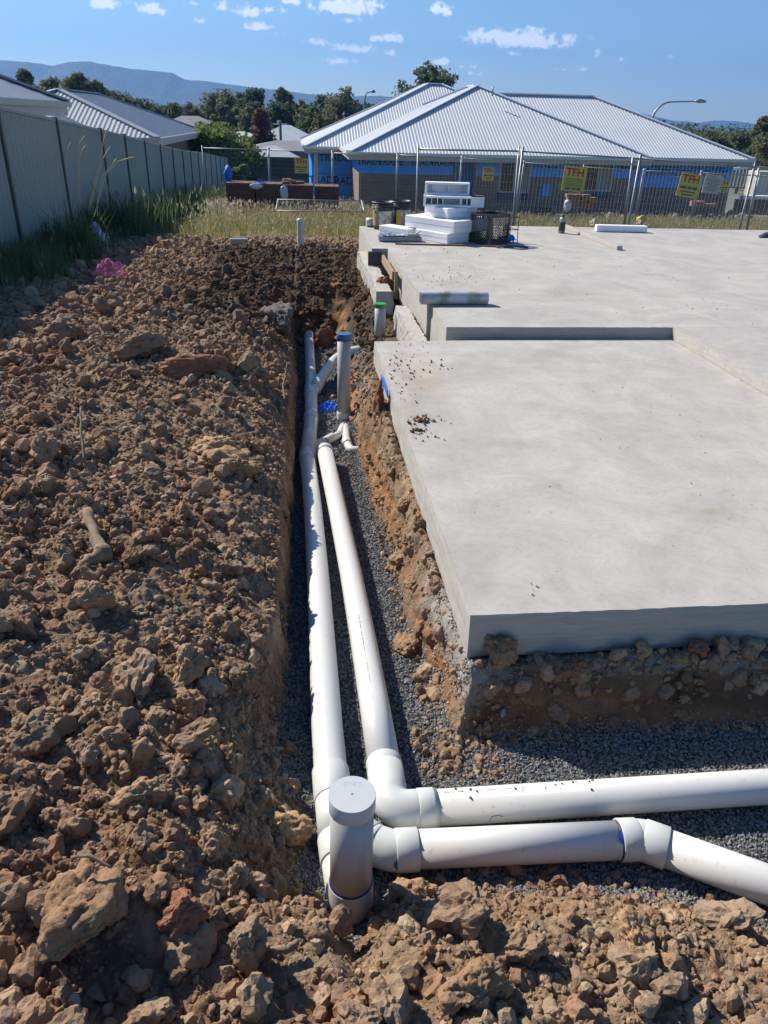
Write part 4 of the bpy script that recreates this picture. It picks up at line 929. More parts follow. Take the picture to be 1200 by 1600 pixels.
mb = MB(); a = Ps(200, 480); c_ = Ps(330, 478); mb.bar((a[0], a[1] + .08, ZS + .02), (c_[0], c_[1] + .08, ZS + .02), .05, .03); tag(mb.build('timber_offcut', MT['rust'], bevel=.003), 'dark timber offcut between the tool tray and the buckets', 'timber offcut')
mb = MB(); a = Ps(265, 562); c_ = Ps(800, 575); mb.bar((a[0], a[1], ZS + .009), (c_[0], c_[1], ZS + .009), .03, .016); tag(mb.build('timber_batten', MT['rust']), 'thin rusty brown batten lying on the slab in front of the foam stack', 'batten')
mb = MB(); a = Ps(900, 578); c_ = Ps(1120, 585); mb.bar((a[0], a[1], ZS + .009), (c_[0], c_[1], ZS + .009), .025, .016); tag(mb.build('timber_batten', MT['rust']), 'short rusty batten end on the slab in front of the black crate', 'batten')
# milk crate
cr = Ps(945, 572); crt = thing('milk_crate', 'black lattice milk crate on its side against the foam stack', 'crate', (cr[0], cr[1], ZS), .62)
CS, CH = .34, .36
def lattice(mb, o, ux, uy, w, h, nx=9, ny=9, t=.008, d=.006):
    o = Vector(o); ux = Vector(ux); uy = Vector(uy)
    for k in range(-ny, nx + 1):
        for s in (1, -1):
            pts = []
            x0 = k * w / nx
            a, b = (x0, 0), (x0 + h, h)
            if s < 0: a, b = (w - x0, 0), (w - x0 - h, h)
            # clip to 0..w
            (xa, ya), (xb, yb) = a, b
            def clipx(xa, ya, xb, yb):
                if xb == xa: return None
                t0, t1 = 0, 1
                for lim, sg in ((0, 1), (w, -1)):
                    fa = (xa - lim) * sg; fb = (xb - lim) * sg
                    if fa < 0 and fb < 0: return None
                    if fa < 0: t0 = max(t0, fa / (fa - fb))
                    if fb < 0: t1 = min(t1, fa / (fa - fb))
                if t1 <= t0: return None
                return [(xa + (xb - xa) * q, ya + (yb - ya) * q) for q in (t0, t1)]
            r_ = clipx(xa, ya, xb, yb)
            if not r_: continue
            n_ = ux.cross(uy)
            mb.bar(o + ux * r_[0][0] + uy * r_[0][1], o + ux * r_[1][0] + uy * r_[1][1], t, d, up=tuple(n_))
mb = MB()
for (x, y) in ((0, 0), (CS, 0), (0, CS), (CS, CS)): mb.box((x, y, CH / 2), (.022, .022, CH))
for z in (.011, CH - .011):
    for a, b_ in (((0, 0), (CS, 0)), ((CS, 0), (CS, CS)), ((CS, CS), (0, CS)), ((0, CS), (0, 0))): mb.bar((a[0], a[1], z), (b_[0], b_[1], z), .012, .03)
mb.build('frame', MT['black'], crt)
for (o_, ux) in (((0, 0, .02), (1, 0, 0)), ((CS, 0, .02), (0, 1, 0)), ((CS, CS, .02), (-1, 0, 0)), ((0, CS, .02), (0, -1, 0))):
    mb = MB(); lattice(mb, o_, ux, (0, 0, 1), CS, CH - .04); mb.build('lattice_side', MT['black'], crt)
fr = Ps(1065, 545); fo = thing('wire_stand', 'small black wire stand right of the milk crate', 'wire stand', (fr[0], fr[1], ZS), .35)
mb = MB()
for (x, y) in ((-.12, -.08), (.12, -.08), (-.12, .1), (.12, .1)): mb.tube([(x, y, 0), (x * .9, y * .9, .32)], .006, 6)
for z in (.31, .16):
    mb.tube([(-.12, -.08, z), (.12, -.08, z), (.12, .1, z), (-.12, .1, z), (-.12, -.08, z)], .006, 6)
mb.tube([(-.06, -.08, .31), (-.02, -.06, .12), (.03, -.08, .31)], .005, 6); mb.build('frame', MT['black'], fo)
rag('cloth', (fr[0], fr[1], ZS), (.24, .2, .16), MT['plastic_blue'], 'bright blue cloth bundle under the wire stand beside the crate', 'cloth', 12)
mb = MB(); w_ = Ps(1140, 592); mb.tube([(w_[0] - .25, w_[1] + .02, ZS + .012), (w_[0], w_[1] + .05, ZS + .02), (w_[0] + .15, w_[1], ZS + .01)], .012, 6); tag(mb.build('hose_length', MT['black']), 'short black hose lying on the slab right of the milk crate', 'hose')
# spray can
sc_ = P(877, 364, ZS); o = thing('spray_can', 'grey spray can standing upside down at the back of the slab beside the kerb end', 'spray can', (sc_[0], sc_[1], ZS))
mb = MB(); mb.lathe([(0, 0), (.045, 0), (.045, .19), (.038, .205), (.03, .21), (0, .212)], 20); mb.build('can', MT['steel'], o)
mb = MB(); mb.lathe([(0, .255), (.012, .255), (.012, .213), (0, .212)], 12); mb.build('nozzle', MT['black'], o)
mb = MB(); mb.lathe([(.0455, .03), (.0462, .031), (.0462, .15), (.0455, .151)], 20); mb.build('can_label', MT['black'], o)
w_ = P(1199, 372, ZS); mb = MB(); mb.add([(w_[0] - .12, w_[1], ZS), (w_[0] + .3, w_[1] + .05, ZS), (w_[0] + .3, w_[1] + .3, ZS), (w_[0] - .0, w_[1] + .25, ZS), (w_[0] - .0, w_[1] + .08, ZS + .05), (w_[0] + .3, w_[1] + .12, ZS + .09), (w_[0] + .3, w_[1] + .22, ZS + .09), (w_[0] + .05, w_[1] + .2, ZS + .05)], [(3, 2, 1, 0), (4, 5, 6, 7), (0, 1, 5, 4), (1, 2, 6, 5), (2, 3, 7, 6), (3, 0, 4, 7)])
tag(mb.build('folded_sheet', MT['black']), 'dark folded sheet on the slab at the right picture edge', 'sheet')

# ================================================================ bits in the dirt
def branch(pts, rs, label, name='dead_branch', m_='wood_dead', twigs=(), cat='branch'):
    o = thing(name, label, cat, tuple(pts[0])); b0 = Vector(pts[0])
    P_ = [Vector(p) - b0 for p in pts]; Q = []; RR = []
    for i in range(len(P_) - 1):
        for k in range(5):
            t = k / 5; Q.append(P_[i].lerp(P_[i + 1], t) + Vector((random.uniform(-1, 1), random.uniform(-1, 1), random.uniform(-1, 1))) * rs[i] * .22); RR.append((rs[i] * (1 - t) + rs[i + 1] * t) * random.uniform(.88, 1.12))
    Q.append(P_[-1]); RR.append(rs[-1]); mb = MB(); mb.tube(Q, RR, 12); mb.build('stem', MT[m_], o)
    for tp, tr__ in twigs:
        mb = MB(); mb.tube([Vector(p) - b0 for p in tp], tr__, 8); mb.build('twig', MT[m_], o)
    return o
def on(px, py, z, up=0.): q = P(px, py, z); return (q[0], q[1], float(H(np.array([q[0]]), np.array([q[1]]), False)[0]) + up)
branch([on(143, 832, -.04, .10), on(152, 862, -.04, .07), on(166, 884, -.04, .05), on(138, 895, -.04, .03), on(112, 908, -.04, .02)], [.022, .018, .034, .018, .008], 'grey forked dead branch lying on the spoil, thick in its middle')
branch([on(425, 1497, -.12, .025), on(448, 1494, -.12, .03), on(467, 1484, -.12, .035)], [.008, .009, .006], 'short pale grey root lying left of the riser base', name='dead_root', cat='root')
branch([on(190, 1428, -.06, .12), on(158, 1418, -.06, .13), on(130, 1416, -.06, .13)], [.003, .004, .003], 'thin grey twig lying over the large brown slab in the lower left corner', name='twig', cat='twig')
branch([on(135, 735, -.05, .05), on(134, 715, -.05, .12), on(136, 698, -.05, .16)], [.007, .006, .004], 'thin pale stick poking up from the spoil on the left', name='twig', cat='twig')
branch([on(445, 590, -.1, -.03), on(441, 570, -.1, .05), on(448, 548, -.1, .14)], [.006, .005, .003], 'thin curved root sticking up from the trench lip beside the long pipe', name='dead_root', cat='root')
for i, (px, py, s_, lb) in enumerate([(122, 1585, .028, 'small white stone at the bottom left edge'), (152, 1068, .014, 'tiny white pebble among the brown clods on the left'), (400, 1370, .03, 'flat pale cream stone left of the riser pipe'), (733, 1400, .018, 'small pale grey pebble in the dirt below the lower cross pipe'), (788, 1095, .03, 'white grout lump stuck in the dark bank under the slab corner')]):
    q = on(px, py, -.1 if i < 4 else -.27, .012); V, F = rock_shape(3, 40 + i)
    tag(mesh_np('pale_stone', V * s_ / 2, F, MT['lime'], smooth=False, loc=q), lb, 'stone')
# pink mesh and white plastic by the fence
def netting(p, w, h, label):
    n = 20; u, v = np.meshgrid(np.linspace(-1, 1, n), np.linspace(0, 1, n)); X = u * w / 2 * (1 - .45 * v) + .04 * v; Y = .18 * fbm(u * 2, v * 2, 4., 3) + (1 - v) * .1; Z = h * v * (1 - .35 * np.abs(u + .2)) + .05 * fbm(u * 4, v * 4, 2., 2)
    mb = MB(); V = [(X[j, i], Y[j, i], Z[j, i]) for j in range(n) for i in range(n)]; mb.add(V, [(j * n + i, j * n + i + 1, (j + 1) * n + i + 1, (j + 1) * n + i) for j in range(n - 1) for i in range(n - 1)])
    o = mb.build('barrier_net', MT['pink'], loc=tuple(p)); wf = o.modifiers.new('wire', 'WIREFRAME'); wf.thickness = .0055; return tag(o, label, 'safety net')
pn = P(172, 420, -.15); netting((pn[0] - .02, pn[1], H(np.array([pn[0]]), np.array([pn[1]]), False)[0] - .02), .52, .32, 'crumpled bright pink plastic barrier mesh poking out of the spoil heap')
pb = P(153, 366, -.25)
def sack(p, s, label, seed, m_='plastic_white'):
    V, F = ico(4); V = V.copy(); V += V * (.28 * fbm(V[:, 0] * 2 + seed, V[:, 1] * 2, V[:, 2] * 2, 3) + .10 * np.abs(fbm(V[:, 0] * 6, V[:, 1] * 6 + seed, V[:, 2] * 6, 3)))[:, None]
    V = V * np.array(s) / 2; V[:, 2] -= V[:, 2].min(); o = mesh_np('plastic_sack', V, F, MT[m_], smooth=True, loc=tuple(p)); return tag(o, label, 'plastic sack')
sack((pb[0], pb[1], G(pb[0], pb[1]) + .02), (.34, .25, .22), 'crumpled pale plastic sack lying at the foot of the fence', 3)
rag('plastic_sheet', (pb[0] - .07, pb[1] + .12, G(pb[0], pb[1]) + .12), (.30, .2, .36), MT['towel'], 'upright white and blue plastic sheet scrap behind the pale sack by the fence', 'plastic sheet', 5)
# ================================================================ far ground
def far_ground():
    xs = np.concatenate([-np.geomspace(4500, 60, 14), np.linspace(-50, 60, 111), np.geomspace(70, 4500, 14)])
    ys = np.concatenate([[-40, -10, -2], np.linspace(0, 16.0, 17), [16.2, 16.45], np.linspace(16.8, 60, 86), np.geomspace(63, 5200, 26)])
    X, Y = np.meshgrid(xs, ys); Z = G(X, Y) + .03 * fbm(X * .5, Y * .5, 3., 3) * sm((Y - 13) / 2) - .01
    Z = np.where((Y < 16.4), np.where((X > -5.0) & (X < 17), np.minimum(Z, -.45) - 1.2, Z), Z)
    c = np.zeros(X.shape + (3,)); c[:] = (.21, .165, .09)
    k = (sm((Y - 42) / 4) * sm((8 - X) / 3))[..., None]; c = c * (1 - k) + k * np.array([.12, .17, .04]); k = (sm((Y - 37) / 3) * sm((X - 9) / 3))[..., None]; c = c * (1 - k) + k * np.array([.17, .165, .155])
    k = sm((Y - 90) / 40)[..., None]; c = c * (1 - k) + k * np.array([.07, .09, .04])
    V = np.stack([X, Y, Z], -1).reshape(-1, 3); i = np.arange(X.size).reshape(X.shape)
    F = np.stack([i[:-1, :-1], i[:-1, 1:], i[1:, 1:], i[1:, :-1]], -1).reshape(-1, 4)
    tag(mesh_np('ground', V, F, MT['soil_far'], smooth=True, col=c.reshape(-1, 3)), kind='structure')
MT['soil_far'] = mat('grassy_ground', (.2, .15, .1), .95, c2=(.6, .7, .6), nscale=1.3, attr='col', bump=.8, bscale=14, bdist=.04)
far_ground()
# hills
MT['forest_hill'] = mat('forested_hill', (.035, .055, .022), .95, c2=(.06, .075, .035), nscale=.012, coord='Object', bump=1., bscale=.05, bdist=12)
def ridge(name, dist, prof, back=700, foot=900):
    px = np.linspace(prof[0][0], prof[-1][0], 420); py = np.interp(px, [p[0] for p in prof], [p[1] for p in prof])
    py = py + .9 * fbm(px * .09, px * 0, 3., 4) + .35 * fbm(px * .7, px * 0, 9., 2)
    top = np.array([PY(a, b, dist) for a, b in zip(px, py)]); rows = []
    for k in np.linspace(0, 1, 26):
        y = dist - k * foot; q = top.copy(); s = y / dist; q[:, 0] = top[:, 0]; q[:, 1] = y
        gul = 1 + .30 * fbm(top[:, 0] * .0035, np.full(len(top), k * 2.2), 5., 4) * math.sin(math.pi * min(1, k * 1.2))
        q[:, 2] = -20 + (top[:, 2] + 20) * (1 - k) ** 1.15 * gul; rows.append(q)
    for k in (0.3, 1.0):
        q = top.copy(); q[:, 1] = dist + k * back; q[:, 2] = top[:, 2] * (1 - k * .9) - 20 * k; rows.insert(0, q)
    V = np.array(rows); nr, nc = V.shape[:2]; V = V.reshape(-1, 3); i = np.arange(nr * nc).reshape(nr, nc)
    F = np.stack([i[:-1, :-1], i[1:, :-1], i[1:, 1:], i[:-1, 1:]], -1).reshape(-1, 4)
    tag(mesh_np(name, V, F, MT['forest_hill'], smooth=True), kind='structure')
ridge('hills', 3600, [(-500, 70), (-150, 98), (-40, 92), (0, 94), (30, 96), (62, 99), (84, 103), (105, 97), (140, 96), (170, 102), (205, 108), (235, 110), (270, 114), (288, 124), (330, 128), (400, 137), (440, 141), (480, 147), (540, 150), (600, 150), (650, 158), (720, 170), (900, 180)])
ridge('hills', 4300, [(650, 178), (820, 172), (940, 170), (1000, 176), (1040, 187), (1072, 190), (1085, 193), (1118, 188), (1150, 189), (1175, 195), (1200, 198), (1300, 205), (1500, 190), (1800, 200)])

# ================================================================ steel fence on the left
FX = -3.95
def ftop(y): return float(np.interp(y / .878, [5, 13.2, 18, 23, 28.3, 33, 39, 70], [2.05, 1.53, 1.25, .93, .56, .24, -.05, -1.9]) - CZ) * .878 + CZ
post_y = [5.3, 8.0] + [float(PX(px, 220, FX)[1]) for px in ()]
PYS = [7.1, 9.45, 11.8]
for (px, py) in [(84, 190), (153, 195), (191, 207), (222, 213), (247, 220), (266, 224), (282, 227), (295, 231), (307, 233)]: PYS.append(float(PX(px, py, FX)[1]))
while PYS[-1] < 62: PYS.append(PYS[-1] + 2.4)
fn = thing('steel_fence', 'long grey green steel panel fence running down the left side behind the weeds', 'fence', (FX, 13.45, -.4))
def frel(x, y, z): return (x - FX, y - 13.45, z + .4)
for i in range(len(PYS) - 1):
    y0, y1 = PYS[i], PYS[i + 1]; t0, t1 = ftop(y0), ftop(y1); V = []; F = []; n = 14; u = 0; cols = []
    pitch = (y1 - y0) / n
    for k in range(n):
        for (s, d) in ((0, 0), (.28, 0), (.40, .034), (.55, .034), (.60, .008), (.80, .008), (.85, .034), (.92, .034)): cols.append((y0 + (k + s) * pitch, d))
    for (y, d) in cols:
        zt = t0 + (t1 - t0) * (y - y0) / (y1 - y0); V.append(frel(FX + d, y, zt - .02)); V.append(frel(FX + d, y, zt - 1.95))
    for k in range(len(cols) - 1): F.append((2 * k, 2 * k + 1, 2 * k + 3, 2 * k + 2))
    mb = MB(); mb.add(V, F); mb.build('panel', MT['fence'], fn)
    mb = MB(); mb.bar(frel(FX + .01, y0 + .03, t0 - .02), frel(FX + .01, y1 - .03, t1 - .02), .07, .05); mb.build('rail', MT['fence_cap'], fn, bevel=.006)
for y in PYS:
    mb = MB(); t_ = ftop(y); mb.box(frel(FX + .015, y, t_ - 1.0), (.10, .055, 2.05)); mb.build('post', MT['fence_post'], fn)

# ================================================================ temporary mesh fencing
def fence_panel(label):
    """origin at the left pole base, panel running along +x"""
    o = thing('mesh_fence_panel', label, 'temporary fence', (0, 0, 0), group='temporary mesh fence panels')
    W, Hh = 2.4, 2.1
    for x in (0, W):
        mb = MB(); mb.tube([(x, 0, 0), (x, 0, Hh)], .021, 10); mb.build('pole', MT['steel'], o)
    for z in (Hh - .08, .12):
        mb = MB(); mb.tube([(0, 0, z), (W, 0, z)], .017, 8); mb.build('rail', MT['steel'], o)
    mb = MB(); r = .0017
    for k in range(1, 32): mb.tube([(k * W / 32, .0, .12), (k * W / 32, .0, Hh - .08)], r, 3, caps=False, smooth=False)
    for k in range(1, 14): z = .12 + k * (Hh - .2) / 14; mb.tube([(0, .005, z), (W, .005, z)], r, 3, caps=False, smooth=False)
    mb.build('wire_mesh', MT['wire'], o)
    return o
def place_panel(src, a, b, ta, label, first=False):
    """pole tops at a and b"""
    a = Vector(a); b = Vector(b); d = b - a; rz = math.atan2(d.y, d.x); o = src if first else dup(src)
    o['label'] = label; o.rotation_euler = (ta, -math.atan2(d.z, math.hypot(d.x, d.y)), rz); s = math.hypot(d.x, d.y) / 2.4; o.scale = (s, 1, 1)
    o.location = (a.x, a.y, a.z - 2.1); return o
proto = fence_panel('')
T1 = [tuple(PY(655, 226, 15.6)), tuple(PY(813, 229, 15.7)), tuple(PY(998, 241, 15.9)), tuple(PY(1177, 254, 16.1)), tuple(PY(1370, 268, 16.3))]
nm1 = ['nearer wire fence panel starting at the leaning pole behind the foam boxes', 'nearer wire fence panel above the milk crate, carrying the large yellow sign by the window', 'nearer wire fence panel carrying the large tilted yellow sign at the right', 'nearer wire fence panel cut by the right picture edge']
for i in range(4): place_panel(proto, T1[i], T1[i + 1], -.03, nm1[i], first=(i == 0))
PXS2 = [(315, 227), (418, 230), (518, 235), (620, 238), (719, 243), (815, 250), (909, 257), (1005, 263), (1095, 266), (1185, 271), (1270, 277)]
T2 = [tuple(PY(a, b, 28.5)) for a, b in PXS2]
nm2 = ['far wire fence panel beside the end of the steel fence, above the leftmost brick pack', 'far wire fence panel carrying the small yellow sign over the brick packs', 'far wire fence panel in front of the blue recessed porch of the new house', 'far wire fence panel behind the two black buckets', 'far wire fence panel behind the foam stack', 'far wire fence panel in front of the first window of the new house', 'far wire fence panel in front of the second window of the new house', 'far wire fence panel behind the leaning double pole', 'far wire fence panel in front of the right corner of the new house', 'far wire fence panel at the right picture edge']
for i in range(10): place_panel(proto, T2[i], T2[i + 1], 0, nm2[i])
# extra leaning pole pairs
def pole(a, b, label, r=.022):
    mb = MB(); mb.tube([a, b], r, 10); o = mb.build('fence_pole', MT['steel']); return tag(o, label, 'pole', 'loose fence poles')
pole(tuple(PY(989, 246, 15.85)), tuple(PY(974, 362, 15.85)), 'second pole leaning beside the tallest leaning fence pole at centre right')
pole(tuple(PY(1186, 262, 16.0)), tuple(PY(1164, 372, 16.0)), 'second thin pole beside the rightmost leaning fence pole')
# a fallen panel in the grass
fp = P(431, 334, -.80); o = dup(proto, None); o['label'] = 'fallen wire fence panel lying flat in the dry grass behind the pipe stub'; o.rotation_euler = (R_(-84), 0, -.02); o.scale = (.98, .75, .75); o.location = (fp[0], fp[1] + .2, fp[2] + .04)
# signs
def sign(px, py, w, h, y, label, kind, tilt=.0, phone=True):
    c = PY(px, py, y); o = thing('fence_sign', label, 'sign', tuple(c)); o.rotation_euler = (-.03, tilt, 0)
    mb = MB(); mb.box((0, 0, 0), (w, .008, h)); mb.build('board', MT['sign' if kind != 'white' else 'sign_wht'], o)
    rt = (math.pi / 2, 0, 0)
    if kind == 'white':
        text('NOTICE', h * .09, (0, -.006, h * .36), rt, MT['sign_blk'], o)
        mb = MB()
        for k in range(9): mb.box((0, -.0052, h * (.24 - k * .075)), (w * (.8 - .12 * (k % 3)), .002, h * .018))
        mb.build('small_print', MT['sign_blk'], o); return o
    text('TFH', h * .44, (0, -.006, h * .26), rt, MT['sign_red'], o, name='red_lettering', bold=.012 * h, sx=1.05 * w / h * .98)
    if kind == 'green':
        mb = MB()
        for k in range(6): mb.box((0, -.0052, h * (.02 - k * .06)), (w * (.86 - .1 * (k % 2)), .002, h * .026))
        mb.build('small_print', MT['sign_grn'], o); text('0405 444 402', h * .13, (0, -.006, -h * .39), rt, MT['sign_blk'], o, name='phone_number', bold=.003, sx=w / h)
    else:
        text('0405 444 402', h * .15, (0, -.006, -h * .10), rt, MT['sign_blk'], o, name='phone_number', bold=.004, sx=w / h * .95)
        mb = MB()
        for k in range(2): mb.box((0, -.0052, h * (-.27 - k * .12)), (w * (.68 - .16 * k), .002, h * .045))
        mb.build('small_print', MT['sign_red'] if kind == 'orange' else MT['sign_blk'], o)
    return o
sign(897, 280, .46, .44, 15.72, 'large yellow fence hire sign with green small print left of the second window', 'green', tilt=.07)
sign(1077, 290, .46, .44, 15.92, 'large tilted yellow fence hire sign at the right with the phone number in its middle', 'num', tilt=.13)
sign(471, 259, .46, .46, 28.3, 'small yellow fence hire sign above the brick packs on the far left fence', 'num')
sign(763, 272, .40, .42, 28.3, 'pale faded fence hire sign above the foam stack, by the doorway', 'orange')
sign(1113, 287.5, .37, .35, 15.98, 'pale cream notice board between two yellow signs at the right', 'white', tilt=.10)
sign(1131, 291.5, .34, .40, 28.2, 'smallest yellow fence hire sign right of the cream notice board', 'num', tilt=.06)

# ================================================================ new house
HG = -2.2; EZ = .27; SL = .422
hs_ = thing('new_house', 'unfinished single storey house with pale corrugated hip roof and blue wrapped walls over brick', 'house', (8.5, 34, HG))
HB = Vector(hs_.location)
def hrel(p): return tuple(Vector(p) - HB)
def hadd(mb, name, m_, **k):
    mb.v = [hrel(v) for v in mb.v]; return mb.build(name, m_, hs_, **k)
def ribbed(o3, u, v, hgt, L_, pitch=.14, amp=.012, parent=None, base=None, m_=None, top=None):
    """corrugated face: o3 eave start, u unit along eave, v unit up the slope, hgt(s) length up the slope at s"""
    o3 = Vector(o3); u = Vector(u); v = Vector(v); n = u.cross(v).normalized()
    if n.z < 0: n = -n
    V = []; F = []; xs = []; k = 0
    while k * pitch < L_:
        for s, h in ((0, 0), (.38, 0), (.52, 1), (.86, 1)):
            t = (k + s) * pitch
            if t <= L_: xs.append((t, h))
        k += 1
    xs.append((L_, 0))
    for (t, h) in xs:
        q = o3 + u * t + n * h * amp; V.append(q); V.append(q + v * max(hgt(t), .001))
    for i in range(len(xs) - 1): F.append((2 * i, 2 * i + 2, 2 * i + 3, 2 * i + 1))
    mb = MB(); mb.add(V, F); mb.v = [tuple(Vector(q) - Vector(base)) for q in mb.v]
    return mb.build('roof_face', m_ or MT['zinc'], parent)
def hip(x0, x1, y0, y1, ez, sl, parent, base, m_, faces='fblr', pitch=.14, trim=None, caps=True, amp=.0125):
    """hip roof over a rectangle"""
    W = x1 - x0; D = y1 - y0; hw = min(W, D) / 2; cs = math.sqrt(1 + sl * sl)
    def hf(L_): return lambda t: min(t, L_ - t, hw) * cs
    s_ = 1 / cs
    if 'f' in faces: ribbed((x0, y0, ez), (1, 0, 0), (0, s_, sl * s_), hf(W), W, parent=parent, base=base, m_=m_, pitch=pitch, amp=amp)
    if 'b' in faces: ribbed((x1, y1, ez), (-1, 0, 0), (0, -s_, sl * s_), hf(W), W, parent=parent, base=base, m_=m_, pitch=.5)
    if 'l' in faces: ribbed((x0, y1, ez), (0, -1, 0), (s_, 0, sl * s_), hf(D), D, parent=parent, base=base, m_=m_, pitch=pitch, amp=amp)
    if 'r' in faces: ribbed((x1, y0, ez), (0, 1, 0), (-s_, 0, sl * s_), hf(D), D, parent=parent, base=base, m_=m_, pitch=pitch, amp=amp)
    zt = ez + hw * sl; a = (x0 + hw, y0 + hw, zt) ; b = (x1 - hw, y1 - hw, zt)
    if caps:
        up = .035
        ends = [((x0, y0, ez), a), ((x1, y1, ez), b)] + ([((x0, y1, ez), a), ((x1, y0, ez), b)] if W >= D else [((x1, y0, ez), a), ((x0, y1, ez), b)])
        for p, q in ends + [(a, b)]:
            if Vector(p) == Vector(q) or (Vector(p) - Vector(q)).length < .05: continue
            mb = MB(); P1 = Vector(p) + Vector((0, 0, up)) - Vector(base); P2 = Vector(q) + Vector((0, 0, up)) - Vector(base); mb.bar(P1, P2, .30, .05); mb.build('hip_cap', trim or MT['trim'], parent)
    return zt
def eaves(x0, x1, y0, y1, ez, sides, parent, base, gut=None, fas=None):
    base = Vector(base); mb = MB(); g2 = MB()
    def R(a, b):
        a = Vector(a); b = Vector(b); mb.bar(a - base + Vector((0, 0, -.05)), b - base + Vector((0, 0, -.05)), .11, .12); 
    if 'f' in sides: R((x0 - .05, y0 - .05, ez), (x1 + .05, y0 - .05, ez)); g2.box(Vector(((x0 + x1) / 2, y0 + .02, ez - .19)) - base, (x1 - x0, .03, .20))
    if 'l' in sides: R((x0 - .05, y0, ez), (x0 - .05, y1, ez)); g2.box(Vector((x0 + .02, (y0 + y1) / 2, ez - .19)) - base, (.03, y1 - y0, .20))
    if 'r' in sides: R((x1 + .05, y0, ez), (x1 + .05, y1, ez)); g2.box(Vector((x1 - .02, (y0 + y1) / 2, ez - .19)) - base, (.03, y1 - y0, .20))
    mb.build('gutter', gut or MT['trim'], parent); g2.build('fascia', fas or MT['fascia'], parent)
    mb = MB(); mb.box(Vector(((x0 + x1) / 2, (y0 + y1) / 2, ez - .27)) - base, (x1 - x0 - .05, y1 - y0 - .05, .03)); mb.build('soffit', MT['soffit'], parent)
bs3 = tuple(HB)
# roofs: right wing, left wing, front wing
hip(3.2, 20.0, 35.0, 46.4, EZ, SL, hs_, bs3, MT['zinc'], faces='flr')
hip(.35, 14.5, 39.5, 52.9, EZ, SL + .015, hs_, bs3, MT['zinc'], faces='flr')
hip(2.1, 14.9, 34.0, 48.5, EZ, SL, hs_, bs3, MT['zinc'], faces='flr')
eaves(2.1, 14.9, 34.0, 46, EZ, 'fl', hs_, bs3); eaves(14.9, 20.0, 35.0, 46, EZ, 'fr', hs_, bs3); eaves(.35, 2.1, 39.5, 50, EZ, 'fl', hs_, bs3)
def wall(x0, y0, x1, y1, z0, z1, m_, name, holes=()):
    """wall slab with real openings; holes are (s0, s1, za, zb) along it"""
    a = Vector((x0, y0, 0)); d = Vector((x1 - x0, y1 - y0, 0)); L_ = d.length; d.normalize(); mb = MB()
    cuts = sorted(set([0, L_] + [h[0] for h in holes] + [h[1] for h in holes]))
    for s0, s1 in zip(cuts[:-1], cuts[1:]):
        hh = [h for h in holes if h[0] <= s0 + 1e-6 and h[1] >= s1 - 1e-6]; segs = [(z0, z1)]
        for h in hh:
            new = []
            for (u, w_) in segs:
                if h[2] > u: new.append((u, min(w_, h[2])))
                if h[3] < w_: new.append((max(u, h[3]), w_))
            segs = [s for s in new if s[1] > s[0]]
        for (u, w_) in segs: c = a + d * (s0 + s1) / 2; mb.box((c.x, c.y, (u + w_) / 2), (s1 - s0, .11, w_ - u), math.atan2(d.y, d.x))
    return hadd(mb, name, m_)
BZ = {}
YF = 34.6; WT = EZ - .28
def zat(px, py, y): return float(PY(px, py, y)[2])
def xat(px, y, py=270): return float(PY(px, py, y)[0])
xa, xb = 2.62, 14.4
bt = zat(680, 273, YF)     # brick top
win = [(xat(780, YF), xat(828, YF), zat(800, 301, YF) + .0, zat(800, 252, YF)), (xat(912, YF), xat(958, YF), zat(930, 299, YF), zat(930, 255, YF))]
door = (xat(708, YF), xat(742, YF), HG, zat(720, 250, YF))
ops = [(w_[0] - xa, w_[1] - xa, w_[2], w_[3]) for w_ in win] + [(door[0] - xa, door[1] - xa, door[2], door[3])]
wall(xa, YF, xb, YF, HG, bt, MT['brick'], 'brick_wall', ops); wall(xa, YF + .03, xb, YF + .03, bt, WT, MT['wrap'], 'wrapped_wall', ops)
mb = MB(); mb.box(((door[0] + door[1]) / 2, YF + .9, (HG + WT) / 2), (3.4, .1, WT - HG)); hadd(mb, 'porch_wall', MT['wrap'])
for i, w_ in enumerate(win):
    cx = (w_[0] + w_[1]) / 2; wd = w_[1] - w_[0]; cz = (w_[2] + w_[3]) / 2; hd = w_[3] - w_[2]
    mb = MB()
    for sx in (-1, 0, 1): mb.box((cx + sx * (wd / 2 - .03), YF - .02, cz), (.06, .08, hd))
    for sz in (-1, 1): mb.box((cx, YF - .02, cz + sz * (hd / 2 - .03)), (wd - .12, .075, .06))
    wf_ = hadd(mb, 'window', MT['alu'])
    for sx, m_ in ((-1, 'glass'), (1, 'curtain')):
        mb = MB(); mb.box((cx + sx * wd / 4, YF + .0, cz), (wd / 2 - .06, .01, hd - .1)); mb.v = [hrel(v) for v in mb.v]; mb.build('pane', MT[m_], wf_)
    mb = MB(); mb.box((cx, YF - .05, w_[2] - .14), (wd + .1, .12, .26)); mb.v = [hrel(v) for v in mb.v]; mb.build('sill_wrap', MT['wraptxt'], wf_)
# meter gap in the brickwork
mb = MB(); mb.box((xat(856, YF), YF - .06, zat(856, 297, YF)), (.36, .02, .5)); hadd(mb, 'wrap_flap', MT['wrap'])
